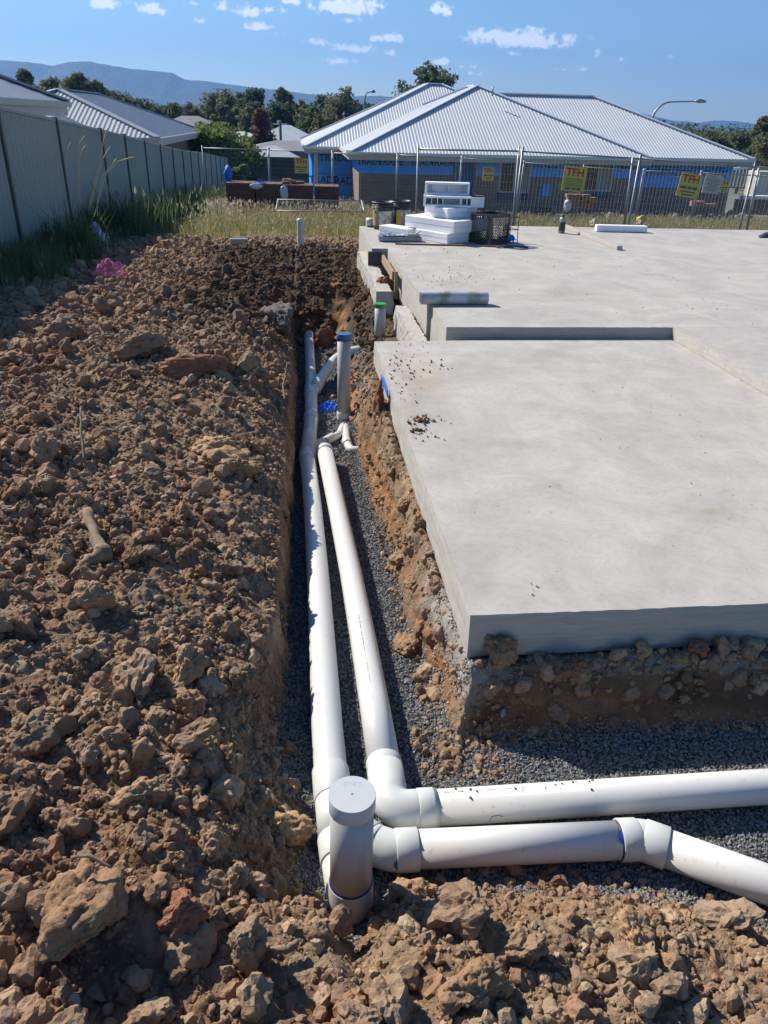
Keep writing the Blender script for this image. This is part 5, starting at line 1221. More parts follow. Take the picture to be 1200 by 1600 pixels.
# right wing front wall and side
YR = 35.6; XR_ = min(19.6, xat(1144, YR)); bt2 = zat(1100, 294, YR)
wall(14.5, YR, XR_, YR, HG - .3, bt2, MT['brick'], 'brick_wall'); wall(14.5, YR + .03, XR_, YR + .03, bt2, WT, MT['wrap'], 'wrapped_wall')
wall(XR_, YR + .06, XR_, 45, HG - .3, bt2, MT['brick'], 'brick_wall'); wall(XR_ - .03, YR + .09, XR_ - .03, 45, bt2, WT, MT['wrap'], 'wrapped_wall')
wall(xa, YF + .06, xa, 44, HG, bt, MT['brick'], 'brick_wall'); wall(xa + .03, YF + .09, xa + .03, 44, bt, WT, MT['wrap'], 'wrapped_wall')
# left wing: recessed porch wall of blue wrap with timber posts
YL = 40.2; xl0 = xat(489, YL); xl1 = xat(556, 40.2) + .6
wall(xl0, YL, xl1, YL, HG, WT, MT['wrap'], 'wrapped_wall'); wall(xl0, YL + .06, xl0, 50, HG, WT, MT['wrap'], 'wrapped_wall')
for px in (494, 559): mb = MB(); mb.box((xat(px, 39.8), 39.8, (HG + WT) / 2), (.17, .12, WT - HG)); hadd(mb, 'porch_post', MT['fascia'])
for px, y in ((712, YF - .1), (743, YF - .1)): mb = MB(); mb.box((xat(px, y), y, (HG + WT) / 2), (.08, .09, WT - HG)); hadd(mb, 'door_stud', MT['timber'])
# printed wall wrap
def wrap_print(x, y, z, s=.42, clip=None):
    text('TRADE', s, hrel((x, y, z)), (math.pi / 2, 0, 0), MT['wraptxt'], hs_, name='wrap_lettering', bold=.008, sx=.95)
    text('Thermoseal', s * .30, hrel((x, y, z + s * .62)), (math.pi / 2, 0, 0), MT['wraptxt'], hs_, name='wrap_lettering', sx=1.1)
zt1 = zat(660, 251, YF)
for px in (577, 610, 660, 690): wrap_print(xat(px, YF), YF - .032, zt1 - .08, .36)
for px in (850, 873): wrap_print(xat(px, YF), YF - .032, zt1 - .08, .36)
for px in (988, 1003): pass
for px in (978,): wrap_print(xat(px, YF), YF - .032, zt1 - .08, .36)
for px in (1020, 1052, 1085, 1118): wrap_print(xat(px, YR), YR - .032, zat(1050, 270, YR), .36)
for px, py in ((505, 281), (536, 283)): wrap_print(xat(px, YL), YL - .065, zat(px, py, YL), .46)
text('TRADE', .46, hrel((xat(522, YL), YL - .065, zat(522, 247, YL))), (math.pi / 2, 0, 0), MT['wraptxt'], hs_, name='wrap_lettering', bold=.008)
mb = MB(); c_ = Vector(PY(769, 150, 38.4)); mb.tube([c_ - HB, c_ + Vector((0, 0, .35)) - HB], .04, 8); mb.build('vent_pipe', MT['steel'], hs_)

# ================================================================ neighbours over the fence
nA = thing('neighbour_house', 'nearest neighbouring house over the steel fence, grey metal roof and cream gutter at far left', 'house', (-9, 20, -1.4)); bA = (-9, 20, -1.4)
hip(-21, -5.55, 9.0, 21.8, 1.66, .40, nA, bA, MT['zinc_b'], faces='flrb', pitch=.30, trim=MT['zinc_b'], amp=.012)
eaves(-21, -5.55, 9.0, 21.8, 1.66, 'fr', nA, bA, gut=MT['fascia'], fas=MT['fascia'])
mb = MB(); mb.box((-13 + 9, 15.5 - 20, 0 + 1.4 + .0), (14.0, 11.6, 2.8)); mb.build('brick_wall', MT['brick'], nA)
mb = MB(); mb.box((-6.0 + 9 - .0, 17.5 - 20, 1.4 + .75), (.06, 1.6, 1.0)); mb.build('window', MT['glass'], nA)
mb = MB(); mb.box((-6.0 + 9 - .0, 20.2 - 20, 1.4 + .75), (.08, 1.6, 1.0)); mb.build('shutter', MT['fascia'], nA)
bB = (-10, 42, -2.2); nB = thing('neighbour_house', 'second neighbouring house over the fence with striped corrugated grey hip roof', 'house', bB)
pcr = PX(246, 216, -5.5); yb0 = float(pcr[1]); eb = float(pcr[2]); 
hip(-15.1, -5.5, yb0, yb0 + 17, eb, .355, nB, bB, MT['zinc_b'], faces='flrb', pitch=.19, trim=MT['zinc_b'], amp=.02)
hip(-15.1, -7.2, yb0 - 3.0, yb0 + 8, eb - .05, .33, nB, bB, MT['zinc_b'], faces='flr', pitch=.19, trim=MT['zinc_b'], amp=.02)
eaves(-15.1, -5.5, yb0, yb0 + 17, eb, 'fr', nB, bB, gut=MT['fascia'], fas=MT['fascia'])
mb = MB(); mb.box((-10.3 + 10, yb0 + 8 - 42, eb - 1.5 + 2.2), (8.4, 15, 2.5)); mb.build('brick_wall', MT['brick'], nB)

# small far buildings
def small_house(px, py_eave, y, w, d, roof_m, wall_m, label, rise=1.2, h=2.6, gable=False, rz=0.):
    e = PY(px, py_eave, y); o = thing('far_house', label, 'house', (e[0], e[1], e[2] - h), rz)
    mb = MB(); mb.box((0, d / 2, h / 2), (w - .8, d - .8, h)); mb.build('wall', wall_m, o)
    mb = MB()
    for sx in (-.27, .22): mb.box((sx * w, .38, h * .55), (w * .14, .06, h * .35))
    mb.build('window', MT['glass'], o)
    hw = min(w, d) / 2
    if gable: V = [(-w / 2, 0, h), (w / 2, 0, h), (w / 2, d, h), (-w / 2, d, h), (0, 0, h + rise), (0, d, h + rise)]; F = [(0, 4, 5, 3), (1, 2, 5, 4), (0, 1, 4), (3, 5, 2), (0, 3, 2, 1)]
    else: V = [(-w / 2, 0, h), (w / 2, 0, h), (w / 2, d, h), (-w / 2, d, h), (-w / 2 + hw * .9, d / 2, h + rise), (w / 2 - hw * .9, d / 2, h + rise)]; F = [(0, 1, 5, 4), (1, 2, 5), (2, 3, 4, 5), (3, 0, 4), (0, 3, 2, 1)]
    mb = MB(); mb.add(V, F); mb.build('roof', roof_m, o); return o
MT['tile'] = mat('red_roof_tile', (.16, .07, .05), .8, c2=(.11, .055, .045), nscale=2); MT['roof_grey'] = mat('grey_roof', (.22, .23, .25), .7, c2=(.17, .18, .2), nscale=1); MT['roof_pale'] = mat('pale_roof', (.48, .52, .52), .5, c2=(.42, .46, .47), nscale=1); MT['wallblue'] = mat('blue_grey_boards', (.17, .23, .29), .8, c2=(.14, .19, .25), nscale=2); MT['cream'] = mat('cream_wall', (.42, .38, .30), .8, c2=(.36, .33, .27), nscale=1)
small_house(425, 257, 58, 5.4, 5.5, MT['roof_pale'], MT['wallblue'], 'low blue grey shed with pale roof behind the far left wire fence', rise=1.1, h=2.0, gable=False)
small_house(396, 252, 66, 4.2, 7, MT['roof_grey'], MT['wallblue'], 'dark gabled shed end left of the low blue grey shed', rise=.9, h=2.2, gable=True)
small_house(292, 208, 90, 9, 8, MT['roof_grey'], MT['cream'], 'small house with grey roof just above the end of the steel fence', rise=1.6)
small_house(365, 205, 120, 16, 10, MT['tile'], MT['cream'], 'house with dark red tiled roof between the light green bush and the red tree', rise=2.0)
small_house(375, 214, 95, 5, 6, MT['roof_pale'], MT['wallblue'], 'tiny shed with pale green roof beside the red leaved tree', rise=.5)
small_house(448, 224, 85, 8, 8, MT['roof_pale'], MT['cream'], 'small house with pale roof right of the red leaved tree', rise=1.6)
small_house(470, 236, 62, 9, 6, MT['roof_grey'], MT['roof_grey'], 'low dark roofed carport left of the new house', rise=.6, h=2.2)
# board fence and lawn behind
mb = MB()
p0 = PY(380, 283, 52); p1 = PY(500, 285, 52)
for k in range(60): x = p0[0] + (p1[0] - p0[0] + 2) * k / 60; mb.box((x, 52, p0[2] - .1 + .9), (.12, .03, 1.2))
tag(mb.build('paling_fence', mat('dark_palings', (.07, .08, .08), .8, c2=(.05, .055, .055), nscale=3)), 'dark paling fence beyond the green lawn left of the new house', 'fence')

# ================================================================ lamps, poles
def lamp(base, h, reach, dirx, label, r=.06, head=.5):
    o = thing('street_lamp', label, 'street lamp', tuple(base)); pts = [(0, 0, 0), (0, 0, h * .82)]; n = 10
    for k in range(1, n + 1): a = math.pi / 2 * k / n; pts.append((dirx * reach * .42 * (1 - math.cos(a)), 0, h * .82 + (h * .17) * math.sin(a)))
    pts.append((dirx * reach, 0, h * 1.0)); rr = [r] * 2 + [r * (1 - .5 * k / n) for k in range(1, n + 1)] + [r * .4]
    mb = MB(); mb.tube(pts, rr, 10); mb.build('pole', MT['steel'], o)
    mb = MB(); mb.tube([(dirx * reach * .96, 0, h * 1.0), (dirx * (reach + head * .3), 0, h * 1.005), (dirx * (reach + head), 0, h * 1.0)], [r * .5, r * 1.5, r * .8], 10); mb.build('lamp_head', MT['steel'], o); return o
q = PY(1012, 240, 62); tp = PY(1040, 157, 62); lamp((q[0] - .1, 62, q[2] - 4), float(tp[2] - q[2] + 4), 3.2, 1, 'curved arm street lamp rising behind the right slope of the new roof', r=.10, head=.75)
q = PY(568, 240, 100); tp = PY(570, 143, 100); lamp((q[0], 100, q[2] - 5), float(tp[2] - q[2] + 5), .8, 1, 'small distant street lamp left of the new roof, among the trees', r=.13, head=.5)
q = PY(439, 232, 78); tp = PY(438, 190, 78); o = thing('power_pole', 'dark wooden power pole with a white fitting in front of the trees', 'power pole', (q[0], 78, q[2] - 2))
mb = MB(); mb.tube([(0, 0, 0), (0, 0, tp[2] - q[2] + 2)], .13, 8); mb.build('pole', MT['wood_dead'], o); mb = MB(); mb.box((0, 0, tp[2] - q[2] + 1.8), (1.3, .1, .1)); mb.box((-.1, 0, tp[2] - q[2] + 1.95), (.35, .2, .3)); mb.build('crossarm', MT['foam'], o)
# ================================================================ brick packs
def pack(px0, px1, pyt, y, label, h=.78, d=.9):
    a = PY(px0, pyt, y); b = PY(px1, pyt, y); w = b[0] - a[0] - .03; o = thing('brick_pack', label, 'brick pack', ((a[0] + b[0]) / 2, y + d / 2, a[2] - h), RNG.uniform(-.03, .03), 'brick packs on the grass')
    mb = MB(); mb.box((0, 0, h / 2 + .03), (w, d, h - .06)); mb.build('bricks', MT['brick_pack'], o, bevel=.004)
    mb = MB()
    for sx in (-.3, .3): mb.box((sx * w, 0, h / 2 + .003), (.02, d + .012, h)); mb.box((sx * w, 0, h + .0), (.02, d, .008))
    mb.build('strap', MT['black'], o); return o
pack(352, 398, 285.5, 25, 'brick pack at the left end of the row, next to the steel fence')
pack(398, 440, 287, 25, 'second brick pack from the steel fence')
pack(441, 490, 289, 25, 'third brick pack, with loose bricks lying on top of it')
pack(491, 531, 291, 25, 'brick pack at the right end of the row, in front of the blue porch')
for i, (px, py, rz) in enumerate([(447, 285.5, .2), (455, 283.5, 0), (462, 286, .4), (469, 286, -.1), (448, 282, .5)]):
    q = PY(px, py, 25.3); mb = MB(); mb.box((0, 0, 0), (.25, .12, .08)); o = mb.build('loose_brick', MT['brick_loose'], bevel=.004, loc=(q[0], 25.3 + .07 * i, q[2])); o.rotation_euler = (0, 0, rz)
    tag(o, ['leftmost loose brick on top of the third brick pack', 'upper middle loose brick on top of the third brick pack', 'orange loose brick right of the middle on the third brick pack', 'rightmost loose brick on top of the third brick pack', 'topmost loose brick over the left end of the third brick pack'][i], 'brick', 'loose bricks on the packs')
for i, (px, py, s_, m_) in enumerate([(443, 291, (.25, .05, .38), 'plastic_white'), (400, 287, (.34, .1, .16), 'plastic_white')]):
    q = PY(px, py, 24.95); sack((q[0], 24.93, q[2] - s_[2]), s_, ['torn white plastic hanging between the second and third brick packs', 'pale plastic scrap on the edge between the first two brick packs'][i], 7 + i, m_)
q = PY(406, 284, 25.2); rag('plastic_scrap', (q[0], 25.2, q[2] - .05), (.35, .2, .12), MT['plastic_blue'], 'blue plastic scrap on top of the second brick pack', 'plastic scrap', 22)
q = PY(357, 284, 25.5); sack((q[0], 25.6, q[2] - .05), (.22, .2, .5), 'upright bright blue sack on the leftmost brick pack', 12, 'plastic_blue')
def pile(px, py, y, label, n, seed):
    q = PY(px, py, y); g = random.Random(seed); o = thing('brick_pile', label, 'brick pile', (q[0], y, q[2]))
    for k in range(n):
        c, r = k % 4, k // 4; mb = MB(); mb.box((0, 0, 0), (.24, .2, .085)); ob = mb.build('brick', MT['brick_loose'], o, bevel=.004); ob.location = ((c - 1.5) * .25 + g.uniform(-.02, .02), g.uniform(-.05, .05), .045 + r * .088); ob.rotation_euler = (0, 0, g.uniform(-.12, .12))
    return o
pile(905, 326, 26, 'small stack of loose orange bricks under the large green print sign', 19, 3); pile(1098, 322, 29, 'low scatter of bricks under the pale cream notice board', 6, 4)
q = PY(886, 326, 25.8); sack((q[0], 25.8, q[2] - .1), (.24, .2, .36), 'white sack standing at the left of the orange brick stack', 31)
q = PY(1002, 346, 22); V, F = rock_shape(3, 88); tag(mesh_np('yellow_stone', V * .16, F, MT['yellow'], smooth=True, loc=(q[0], 22, q[2] + .05)), 'rounded yellow lump in the grass just behind the double leaning pole', 'stone')
# rubble line before the brick wall
rg = np.random.default_rng(31); rk = Rocks(); n = 260; x = rg.uniform(8, 19, n); y = rg.uniform(31.5, 34, n); rk.add(SH[2], np.stack([x, y, np.full(n, HG + .1) + rg.uniform(0, .3, n)], -1), rg.uniform(.12, .5, n), np.array([.24, .22, .20]) * rg.uniform(.4, 1.5, (n, 1)), rg); tag(rk.build('wall_rubble', MT['clod']), kind='stuff')
# right edge: gates, wrapped pallet, kerb wall
MT['gate'] = mat('grey_green_panel', (.25, .29, .28), .6, c2=(.2, .24, .23), nscale=2)
q0 = PY(1140, 262, 46); q1 = PY(1166, 292, 46); o = thing('garden_gate', 'grey panel gate with white top bar right of the new house', 'gate', (q0[0], 46, q1[2])); w_ = q1[0] - q0[0]; h_ = q0[2] - q1[2]
mb = MB()
for k in range(6): mb.box((w_ * (k + .5) / 6, 0, h_ / 2), (w_ / 6 - .05, .05, h_))
mb.build('panel', MT['gate'], o); mb = MB(); mb.bar((0, -.03, h_ - .1), (w_ + .1, -.03, h_ + .1), .1, .14); mb.build('top_bar', MT['foam'], o)
q0 = PY(1168, 263, 52); q1 = PY(1215, 292, 52); mb = MB(); mb.box(((q0[0] + q1[0]) / 2, 52, (q0[2] + q1[2]) / 2), (q1[0] - q0[0], .1, q0[2] - q1[2])); tag(mb.build('boundary_wall', MT['gate']), 'grey green boundary wall at the right behind the wrapped pallet', 'wall')
q0 = PY(1188, 268, 40); q1 = PY(1216, 312, 40); o = thing('wrapped_pallet', 'tall cream wrapped pallet at the right picture edge', 'pallet', ((q0[0] + q1[0]) / 2, 40.6, q1[2] - .1)); w_ = q1[0] - q0[0]; h_ = q0[2] - q1[2]
mb = MB(); mb.box((0, 0, h_ / 2 + .15), (w_, 1.1, h_ - .1)); mb.build('load', MT['cream_w'] if 'cream_w' in MT else MT['sign_wht'], o, bevel=.05); mb = MB()
for sx in (-.4, 0, .4): mb.box((sx * w_, 0, .05), (.1, 1.1, .1))
mb.build('pallet_base', MT['timber'], o)
q0 = PY(1150, 311, 38); q1 = PY(1225, 313, 38); mb = MB(); mb.box(((q0[0] + q1[0]) / 2, 38, q0[2] - .35), (q1[0] - q0[0], .2, .7)); tag(mb.build('retaining_wall', MT['brick']), 'low brown retaining wall beside the right corner of the new house', 'wall')
mb = MB(); mb.box(((q0[0] + q1[0]) / 2 + .2, 37.9, q0[2] + .1), (q1[0] - q0[0], .4, .16)); tag(mb.build('concrete_beam', MT['foam'], bevel=.02), 'white concrete beam lying on the retaining wall at the right edge', 'beam')
sign(1180, 296, .5, .6, 44, 'yellow fence sign far off between the gate and the wrapped pallet', 'num')

# ================================================================ grass
def thin_leaf(t, bs, noise, ramp, mix, co):
    tr = t.nodes.new('ShaderNodeBsdfTranslucent'); src = bs.inputs['Base Color'].links[0].from_socket; t.links.new(src, tr.inputs['Color'])
    ms = t.nodes.new('ShaderNodeMixShader'); ms.inputs[0].default_value = .38; t.links.new(bs.outputs[0], ms.inputs[1]); t.links.new(tr.outputs[0], ms.inputs[2])
    t.links.new(ms.outputs[0], t.nodes['Material Output'].inputs['Surface'])
MT['grass'] = mat('grass_blade', (.3, .28, .12), .8, attr='col', spec=.2, extra=thin_leaf)
def blades(name, P_, h, w, lean, cols, seed, heads=0., headcol=(.5, .42, .28)):
    g = np.random.default_rng(seed); n = len(P_); a = g.uniform(0, 2 * np.pi, n); d = np.stack([np.cos(a), np.sin(a), 0 * a], -1); b = g.uniform(0, 2 * np.pi, n); ld = np.stack([np.cos(b), np.sin(b), 0 * b], -1)
    hh = (h * g.uniform(.5, 1.15, n))[:, None]; ww = (w * g.uniform(.6, 1.3, n))[:, None] / 2; ll = (lean * g.uniform(.1, 1., n))[:, None] * hh; z = np.array([0, 0, 1.])
    V = np.stack([P_ - d * ww, P_ + d * ww, P_ + ld * ll * .35 + z * hh * .6 + d * ww * .7, P_ + ld * ll * .35 + z * hh * .6 - d * ww * .7, P_ + ld * ll + z * hh * .97 + d * ww * .1, P_ + ld * ll + z * hh * .97 - d * ww * .1], 1)
    F = (np.array([[0, 1, 2, 3], [3, 2, 4, 5]])[None] + (np.arange(n) * 6)[:, None, None]).reshape(-1, 4); c = np.repeat(cols, 6, 0).reshape(n, 6, 3)
    V = V.reshape(-1, 3); c = c.reshape(-1, 3)
    if heads:
        k = np.nonzero(g.uniform(0, 1, n) < heads)[0]; tp = (P_ + ld * ll + z * hh * .97)[k]; m = len(k); s = (w * g.uniform(1.0, 1.8, m))[:, None]; hl = (h * g.uniform(.10, .2, m))[:, None]
        for dd in (d[k], np.cross(d[k], z)):
            V2 = np.stack([tp - z * hl * .5, tp + dd * s, tp + z * hl + ld[k] * hl * .4, tp - dd * s], 1).reshape(-1, 3); F2 = (np.array([[0, 1, 2, 3]])[None] + (np.arange(m) * 4)[:, None, None]).reshape(-1, 4) + len(V)
            V = np.concatenate([V, V2]); F = np.concatenate([F, F2]); c = np.concatenate([c, np.tile(np.array(headcol), (len(V2), 1)) * np.repeat(g.uniform(.7, 1.2, (m, 1)), 4, 0)])
    return mesh_np(name, V, F, MT['grass'], smooth=False, col=c)
rg = np.random.default_rng(41)
def gfield(x0, x1, y0, y1, dens, thr=-.5, sc=.6):
    n = int((x1 - x0) * (y1 - y0) * dens); x = rg.uniform(x0, x1, n); y = rg.uniform(y0, y1, n); k = fbm(x * sc, y * sc, 71., 3) > rg.uniform(thr, .25, n); x, y = x[k], y[k]
    p = np.stack([x, y, G(x, y) - .02], -1); v = inview(p, 60); return p[v]
def gcol(n, base, var=.25): return np.array(base)[None] * rg.uniform(1 - var, 1 + var, (n, 1)) * (1 + rg.uniform(-.12, .12, (n, 3)))
dry = [(.40, .33, .17), (.33, .30, .12), (.24, .25, .08), (.45, .38, .24)]
def drycol(p):
    i = rg.integers(0, 4, len(p)); c = np.array(dry)[i] * rg.uniform(.75, 1.25, (len(p), 1)); g_ = sm((fbm(p[:, 0] * .35, p[:, 1] * .35, 5., 2) + .1) / .3)[:, None]; return c * (1 - .5 * g_) + .5 * g_ * np.array([.20, .24, .07])
p = gfield(-2.7, 3.2, 15.6, 25, 620); o = blades('dry_grass', p, .27, .012, .7, drycol(p), 1, .10); tag(o, kind='stuff')
p = gfield(2.0, 20, 13.6, 33, 170); o = blades('dry_grass', p, .42, .016, .7, drycol(p), 2, .12); tag(o, kind='stuff')
p = gfield(-3., 5, 24, 33, 200); o = blades('dry_grass', p, .42, .018, .7, drycol(p), 3, .12); tag(o, kind='stuff')
p = gfield(-2.6, 1.4, 22.2, 24.9, 45, -.8); o = blades('seeding_grass', p, .42, .012, .5, gcol(len(p), (.42, .36, .22)), 4, .95, (.60, .52, .40)); tag(o, kind='stuff')
p = gfield(-2.6, -1.5, 18, 24, 60, -.8); o = blades('seeding_grass', p, .5, .011, .5, gcol(len(p), (.38, .34, .18)), 5, .9, (.6, .52, .4)); tag(o, kind='stuff')
p = gfield(-2.6, 3, 14.6, 15.8, 200, -.1, 1.4); o = blades('short_dry_grass', p, .13, .010, 1.0, drycol(p), 6); tag(o, kind='stuff')
# weeds along the fence
p = gfield(-3.88, -2.5, 7.0, 15, 900); p[:, 2] -= .02; p = p[(p[:, 0] < -2.7 - rg.uniform(0, .8, len(p)))]
o = blades('fence_weeds', p, .36, .010, .6, gcol(len(p), (.14, .19, .075), .4), 7, .02, (.3, .3, .18)); tag(o, kind='stuff')
p = gfield(-3.88, -2.2, 15, 34, 330); p = p[(p[:, 0] < -2.3 - rg.uniform(0, .5, len(p)))]
o = blades('fence_weeds', p, .78, .015, .5, gcol(len(p), (.12, .17, .07), .4), 8, .04, (.4, .38, .25)); tag(o, kind='stuff')
def tuft(cx, cy, n, h, spread, label, seed, col=(.10, .15, .06), w=.016, heads=0, name='grass_clump'):
    g = np.random.default_rng(seed); p = np.stack([g.normal(0, spread, n), g.normal(0, spread, n), 0 * g.normal(0, 1, n)], -1); z0 = float(G(np.array(cx), np.array(cy)))
    o = blades(name, p, h, w, .55, np.array(col)[None] * g.uniform(.6, 1.5, (n, 1)), seed, 0); o.location = (cx, cy, z0 - .03); tag(o, label, 'grass clump'); return o
qa = PY(120, 360, 11.4); tf1 = tuft(float(qa[0]), 11.4, 260, .75, .13, 'tall green grass clump by the fence with arching pale seed stalks', 3)
for (bx, by, pts) in [(0, 0, [(112, 330), (104, 270), (106, 235), (112, 222)]), (0, 0, [(124, 330), (122, 260), (124, 225), (134, 212)]), (0, 0, [(128, 330), (124, 270), (126, 240), (136, 226)]), (0, 0, [(138, 330), (152, 270), (160, 230), (168, 200)]), (0, 0, [(140, 330), (160, 250), (174, 228)]),
                      (0, 0, [(150, 330), (166, 272), (185, 252), (214, 245)]), (0, 0, [(150, 330), (160, 275), (175, 258), (184, 247)])]:
    c3 = [Vector(PY(a, b, 11.3)) - tf1.location for a, b in pts]; Q = []
    for i in range(len(c3) - 1):
        for k in range(4): Q.append(c3[i].lerp(c3[i + 1], k / 4))
    Q.append(c3[-1]); mb = MB(); mb.tube(Q, [.0035] * (len(Q) - 5) + [.004, .008, .013, .012, .004][:5], 6); mb.build('seed_stalk', MT['stalk'] if 'stalk' in MT else mat('seed_stalk', (.34, .33, .20), .8), tf1)
tuft(-3.5, 12.6, 260, .5, .22, 'dark leafy weed clump at the third fence panel', 5, (.06, .10, .045), .02)
tuft(-3.4, 15.0, 300, .6, .25, 'dark bushy weed clump right of the pale sack', 6, (.055, .09, .045), .03)
tuft(-3.1, 9.4, 260, .5, .2, 'low green grass tuft at the left picture edge by the fence', 7, (.09, .14, .055), .014)

# ================================================================ trees
MT['leaf'] = mat('foliage', (.07, .10, .04), .75, attr='col', spec=.25, extra=thin_leaf); MT['bark'] = mat('bark', (.16, .13, .10), .9, c2=(.28, .25, .21), nscale=2)
def tree(px, pyt, wpx, y, col, label, seed, n=5200, ratio=.75, ls=None, base_py=None, sparse=.0, kind='tree', shape='round', cat='tree'):
    g = np.random.default_rng(seed); top = PY(px, pyt, y); sc = y / FPX * 1.0; Wd = wpx * sc / 2 * 1.38; gz = float(G(np.array(top[0]), np.array(y))) if base_py is None else float(PY(px, base_py, y)[2])
    Ht = top[2] - gz; ch = min(Ht * .96, Wd * 2 * ratio); o = thing(kind, label, cat, (top[0], y, gz)); V = []; ls = ls or max(.11, y * .0016)
    K = 9 if shape != 'cone' else 12; L = []
    for k in range(K):
        a = g.uniform(0, 2 * np.pi); t = g.uniform(0, 1)
        if shape == 'cone': rr = Wd * (1 - t) * .62 * g.uniform(.2, 1); zc = Ht - ch + ch * (.1 + .8 * t); lr = Wd * (.55 - .3 * t)
        else: rr = Wd * .68 * math.sqrt(g.uniform(.05, 1)) * (1 - .35 * t); zc = Ht - ch + ch * (.22 + .62 * t); lr = Wd * g.uniform(.26, .46)
        L.append((rr * math.cos(a), rr * math.sin(a) * .8, zc, lr))
    if shape != 'cone': L.append((g.uniform(-.2, .2) * Wd, 0, Ht - Wd * .30, Wd * .30))
    L = np.array(L); wts = L[:, 3] ** 2; wts /= wts.sum(); wi = g.choice(len(L), n, p=wts); d = g.normal(size=(n, 3)); d /= np.linalg.norm(d, axis=1)[:, None]; rad = (g.uniform(0, 1, n) ** (.42)) ; lob = L[wi]
    # small tufts on each lobe so the outline is broken
    nt_ = 26; tuf = g.normal(size=(len(L), nt_, 3)); tuf /= np.linalg.norm(tuf, axis=2)[:, :, None]; ti = g.integers(0, nt_, n); td = tuf[wi, ti]
    d = td + d * .30; P_ = lob[:, :3] + d * (rad * lob[:, 3])[:, None] * np.array([1, 1, .82]); P_[:, 2] = np.minimum(P_[:, 2], Ht)
    Rm = rand_rot(n, g); q = np.array([[-1, -.5, 0], [1, -.5, 0], [.8, .6, 0], [-.8, .6, 0]]) * ls; s = g.uniform(.5, 1.1, n)
    V = np.einsum('kij,vj->kvi', Rm, q) * s[:, None, None] + P_[:, None, :]; F = np.arange(n * 4).reshape(n, 4)
    tone = (1 + .28 * tuf[wi, ti, 0] * 0 + g.uniform(-.35, .45, n) + .25 * _h(wi, ti, np.int64(seed)))[:, None]; c = np.repeat(np.clip(np.array(col) * tone * (1 + g.uniform(-.12, .12, (n, 3))), .005, 1), 4, 0)
    mesh_np('crown', V.reshape(-1, 3), F, MT['leaf'], o, col=c)
    mb = MB(); tr0 = max(.12, Wd * .07); mb.tube([(0, 0, -.2), (Wd * .03, 0, Ht * .35), (0, 0, Ht * .8)], [tr0, tr0 * .7, tr0 * .25], 8)
    for k in range(min(7, len(L))): l = L[k]; mb.tube([(Wd * .02, 0, max(.1, min(l[2] - l[3], Ht * .45))), (l[0] * .5, l[1] * .5, l[2] - l[3] * .35), (l[0], l[1], l[2] + l[3] * .3)], [tr0 * .5, tr0 * .3, tr0 * .1], 6)
    mb.build('trunk', MT['bark'], o); return o
OL = (.16, .17, .085); DK = (.085, .125, .055); GM = (.18, .19, .11); BR = (.17, .22, .06)
TL = [(38, 112, 22, 95, GM, 'thin gum top showing above the nearest neighbouring roof at far left', 'round', .9), (72, 124, 46, 90, GM, 'low spreading gum just right of the nearest neighbouring roof', 'round', .7), (120, 116, 40, 85, GM, 'open gum with bare twigs above the ridge of the second neighbouring roof', 'round', 1.1),
      (146, 129, 30, 84, GM, 'smaller gum right of the open one above the striped roof', 'round', 1.1), (172, 148, 50, 88, OL, 'low olive tree behind the top of the grey roof slope', 'round', .8), (200, 152, 40, 92, GM, 'feathery tree halfway down the grey roof slope', 'round', 1.0), (228, 160, 52, 96, DK, 'dark low tree near the lower end of the grey roof slope', 'round', .8), (255, 166, 46, 100, OL, 'olive tree just above the low end of the grey roof slope', 'round', .8),
      (290, 163, 52, 112, OL, 'round olive tree left of the tallest tree in the middle distance', 'round', .9), (330, 144, 54, 118, GM, 'tallest round tree in the middle distance behind the light green bush', 'round', 1.2), (352, 165, 34, 108, OL, 'narrow dull green tree right behind the light green bush', 'round', 1.3), (377, 149, 24, 125, GM, 'slim gum standing alone between two bigger trees', 'round', 1.5), (382, 168, 44, 116, DK, 'dark rounded tree under the slim gum', 'round', 1.0),
      (405, 140, 46, 122, DK, 'dark tree directly behind the red leaved tree', 'round', 1.2), (398, 160, 40, 104, GM, 'pale leaved gum left behind the red leaved tree', 'round', 1.3), (443, 141, 28, 125, GM, 'slim gum right of the tree behind the red one', 'round', 1.3), (440, 160, 50, 108, DK, 'deep green tree right behind the red leaved tree', 'round', 1.2), (468, 160, 40, 104, OL, 'olive tree next to the left tip of the new roof', 'round', 1.5),
      (505, 150, 46, 108, DK, 'dark tree above the left end of the new roof', 'round', 1.2), (540, 138, 52, 106, GM, 'broad gum beside the small distant street lamp', 'round', 1.2), (495, 168, 50, 98, DK, 'low dark tree right above the left roof hip', 'round', 1.0), (520, 172, 60, 96, OL, 'low olive tree touching the middle of the left roof hip', 'round', .8), (578, 166, 28, 112, DK, 'small dark tree right of the distant street lamp', 'round', 1.0),
      (1128, 208, 70, 92, OL, 'wide olive tree beyond the right slope of the new roof', 'round', .8), (1158, 204, 40, 96, GM, 'gum behind the wide olive tree at the right', 'round', 1.0), (1190, 208, 64, 84, OL, 'dense olive tree at the right picture edge', 'round', 1.2), (1196, 184, 30, 88, GM, 'thin high gum sprays at the top right edge of the trees', 'round', .8), (1165, 232, 60, 78, DK, 'low dark tree just over the right tip of the new roof', 'round', .9)]
for i, (px, py, w_, y, c, lb, shp, rt) in enumerate(TL): tree(px, py - (5 if px < 600 else 2), w_ * (1.18 if px < 600 else 1.05), y, c, lb, 50 + i, n=6500, ratio=rt, shape=shp)
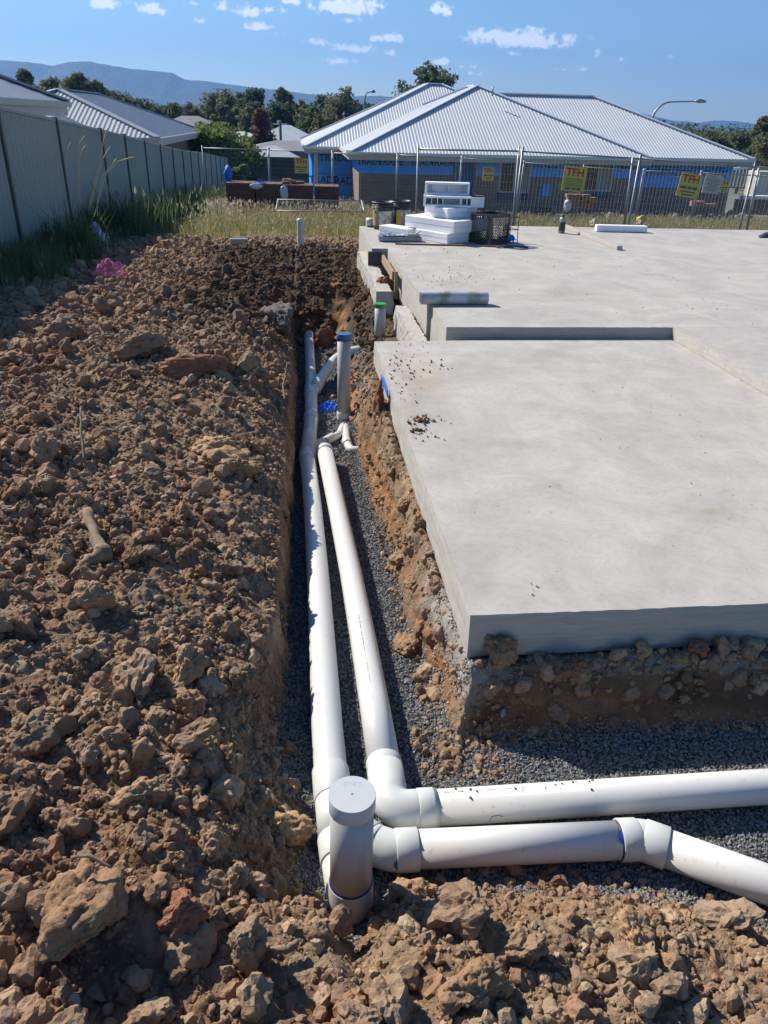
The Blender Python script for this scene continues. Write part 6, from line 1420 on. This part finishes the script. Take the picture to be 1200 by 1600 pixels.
tree(664, 96, 92, 74, (.12, .14, .08), 'big gum tree with ragged crown rising behind the apex of the new roof', 201, n=9000, ratio=.85, ls=.15)
tree(407, 166, 56, 72, (.15, .07, .055), 'red leaved conical tree in front of the green trees', 202, n=8000, ratio=1.35, shape='cone', ls=.14)
tree(336, 192, 92, 50, BR, 'bright light green bush behind the wire fence by the end of the steel fence', 203, n=8000, ratio=.62, ls=.12, kind='bush', cat='bush')
tree(378, 255, 30, 44, BR, 'small green shrub growing behind the far left wire fence panel', 204, n=2500, ratio=1.4, ls=.09, kind='bush', cat='bush')
# far wood as one mass
g = np.random.default_rng(77); n = 150000; x = g.uniform(-90, 260, n); y = g.uniform(140, 300, n); zt = np.array(G(x, y)) + g.uniform(0, 1, n) ** .6 * (7.5 + 3 * fbm(x * .06, y * .06, 3., 3)); P_ = np.stack([x, y, zt], -1); Rm = rand_rot(n, g); q = np.array([[-1, -.6, 0], [1, -.6, 0], [.8, .7, 0], [-.8, .7, 0]]) * .24
V = np.einsum('kij,vj->kvi', Rm, q) + P_[:, None, :]; c = np.repeat(np.array([.10, .125, .06]) * g.uniform(.5, 1.5, (n, 1)), 4, 0); tag(mesh_np('far_wood', V.reshape(-1, 3), np.arange(n * 4).reshape(n, 4), MT['leaf'], col=c), kind='stuff')

# ================================================================ haze
hz = MB(); hz.add([(x, y, z) for x in (-5200, 5200) for y in (-900, 5400) for z in (-40, 400)], [(0, 1, 3, 2), (4, 6, 7, 5), (0, 4, 5, 1), (2, 3, 7, 6), (0, 2, 6, 4), (1, 5, 7, 3)])
hm = bpy.data.materials.new('haze_air'); hm.use_nodes = True; t = hm.node_tree; t.nodes.clear(); vo = t.nodes.new('ShaderNodeVolumePrincipled'); vo.inputs['Color'].default_value = (.17, .38, .82, 1); vo.inputs['Density'].default_value = .00021; vo.inputs['Anisotropy'].default_value = .25
oo = t.nodes.new('ShaderNodeOutputMaterial'); t.links.new(vo.outputs[0], oo.inputs['Volume']); tag(hz.build('haze', hm), kind='stuff')
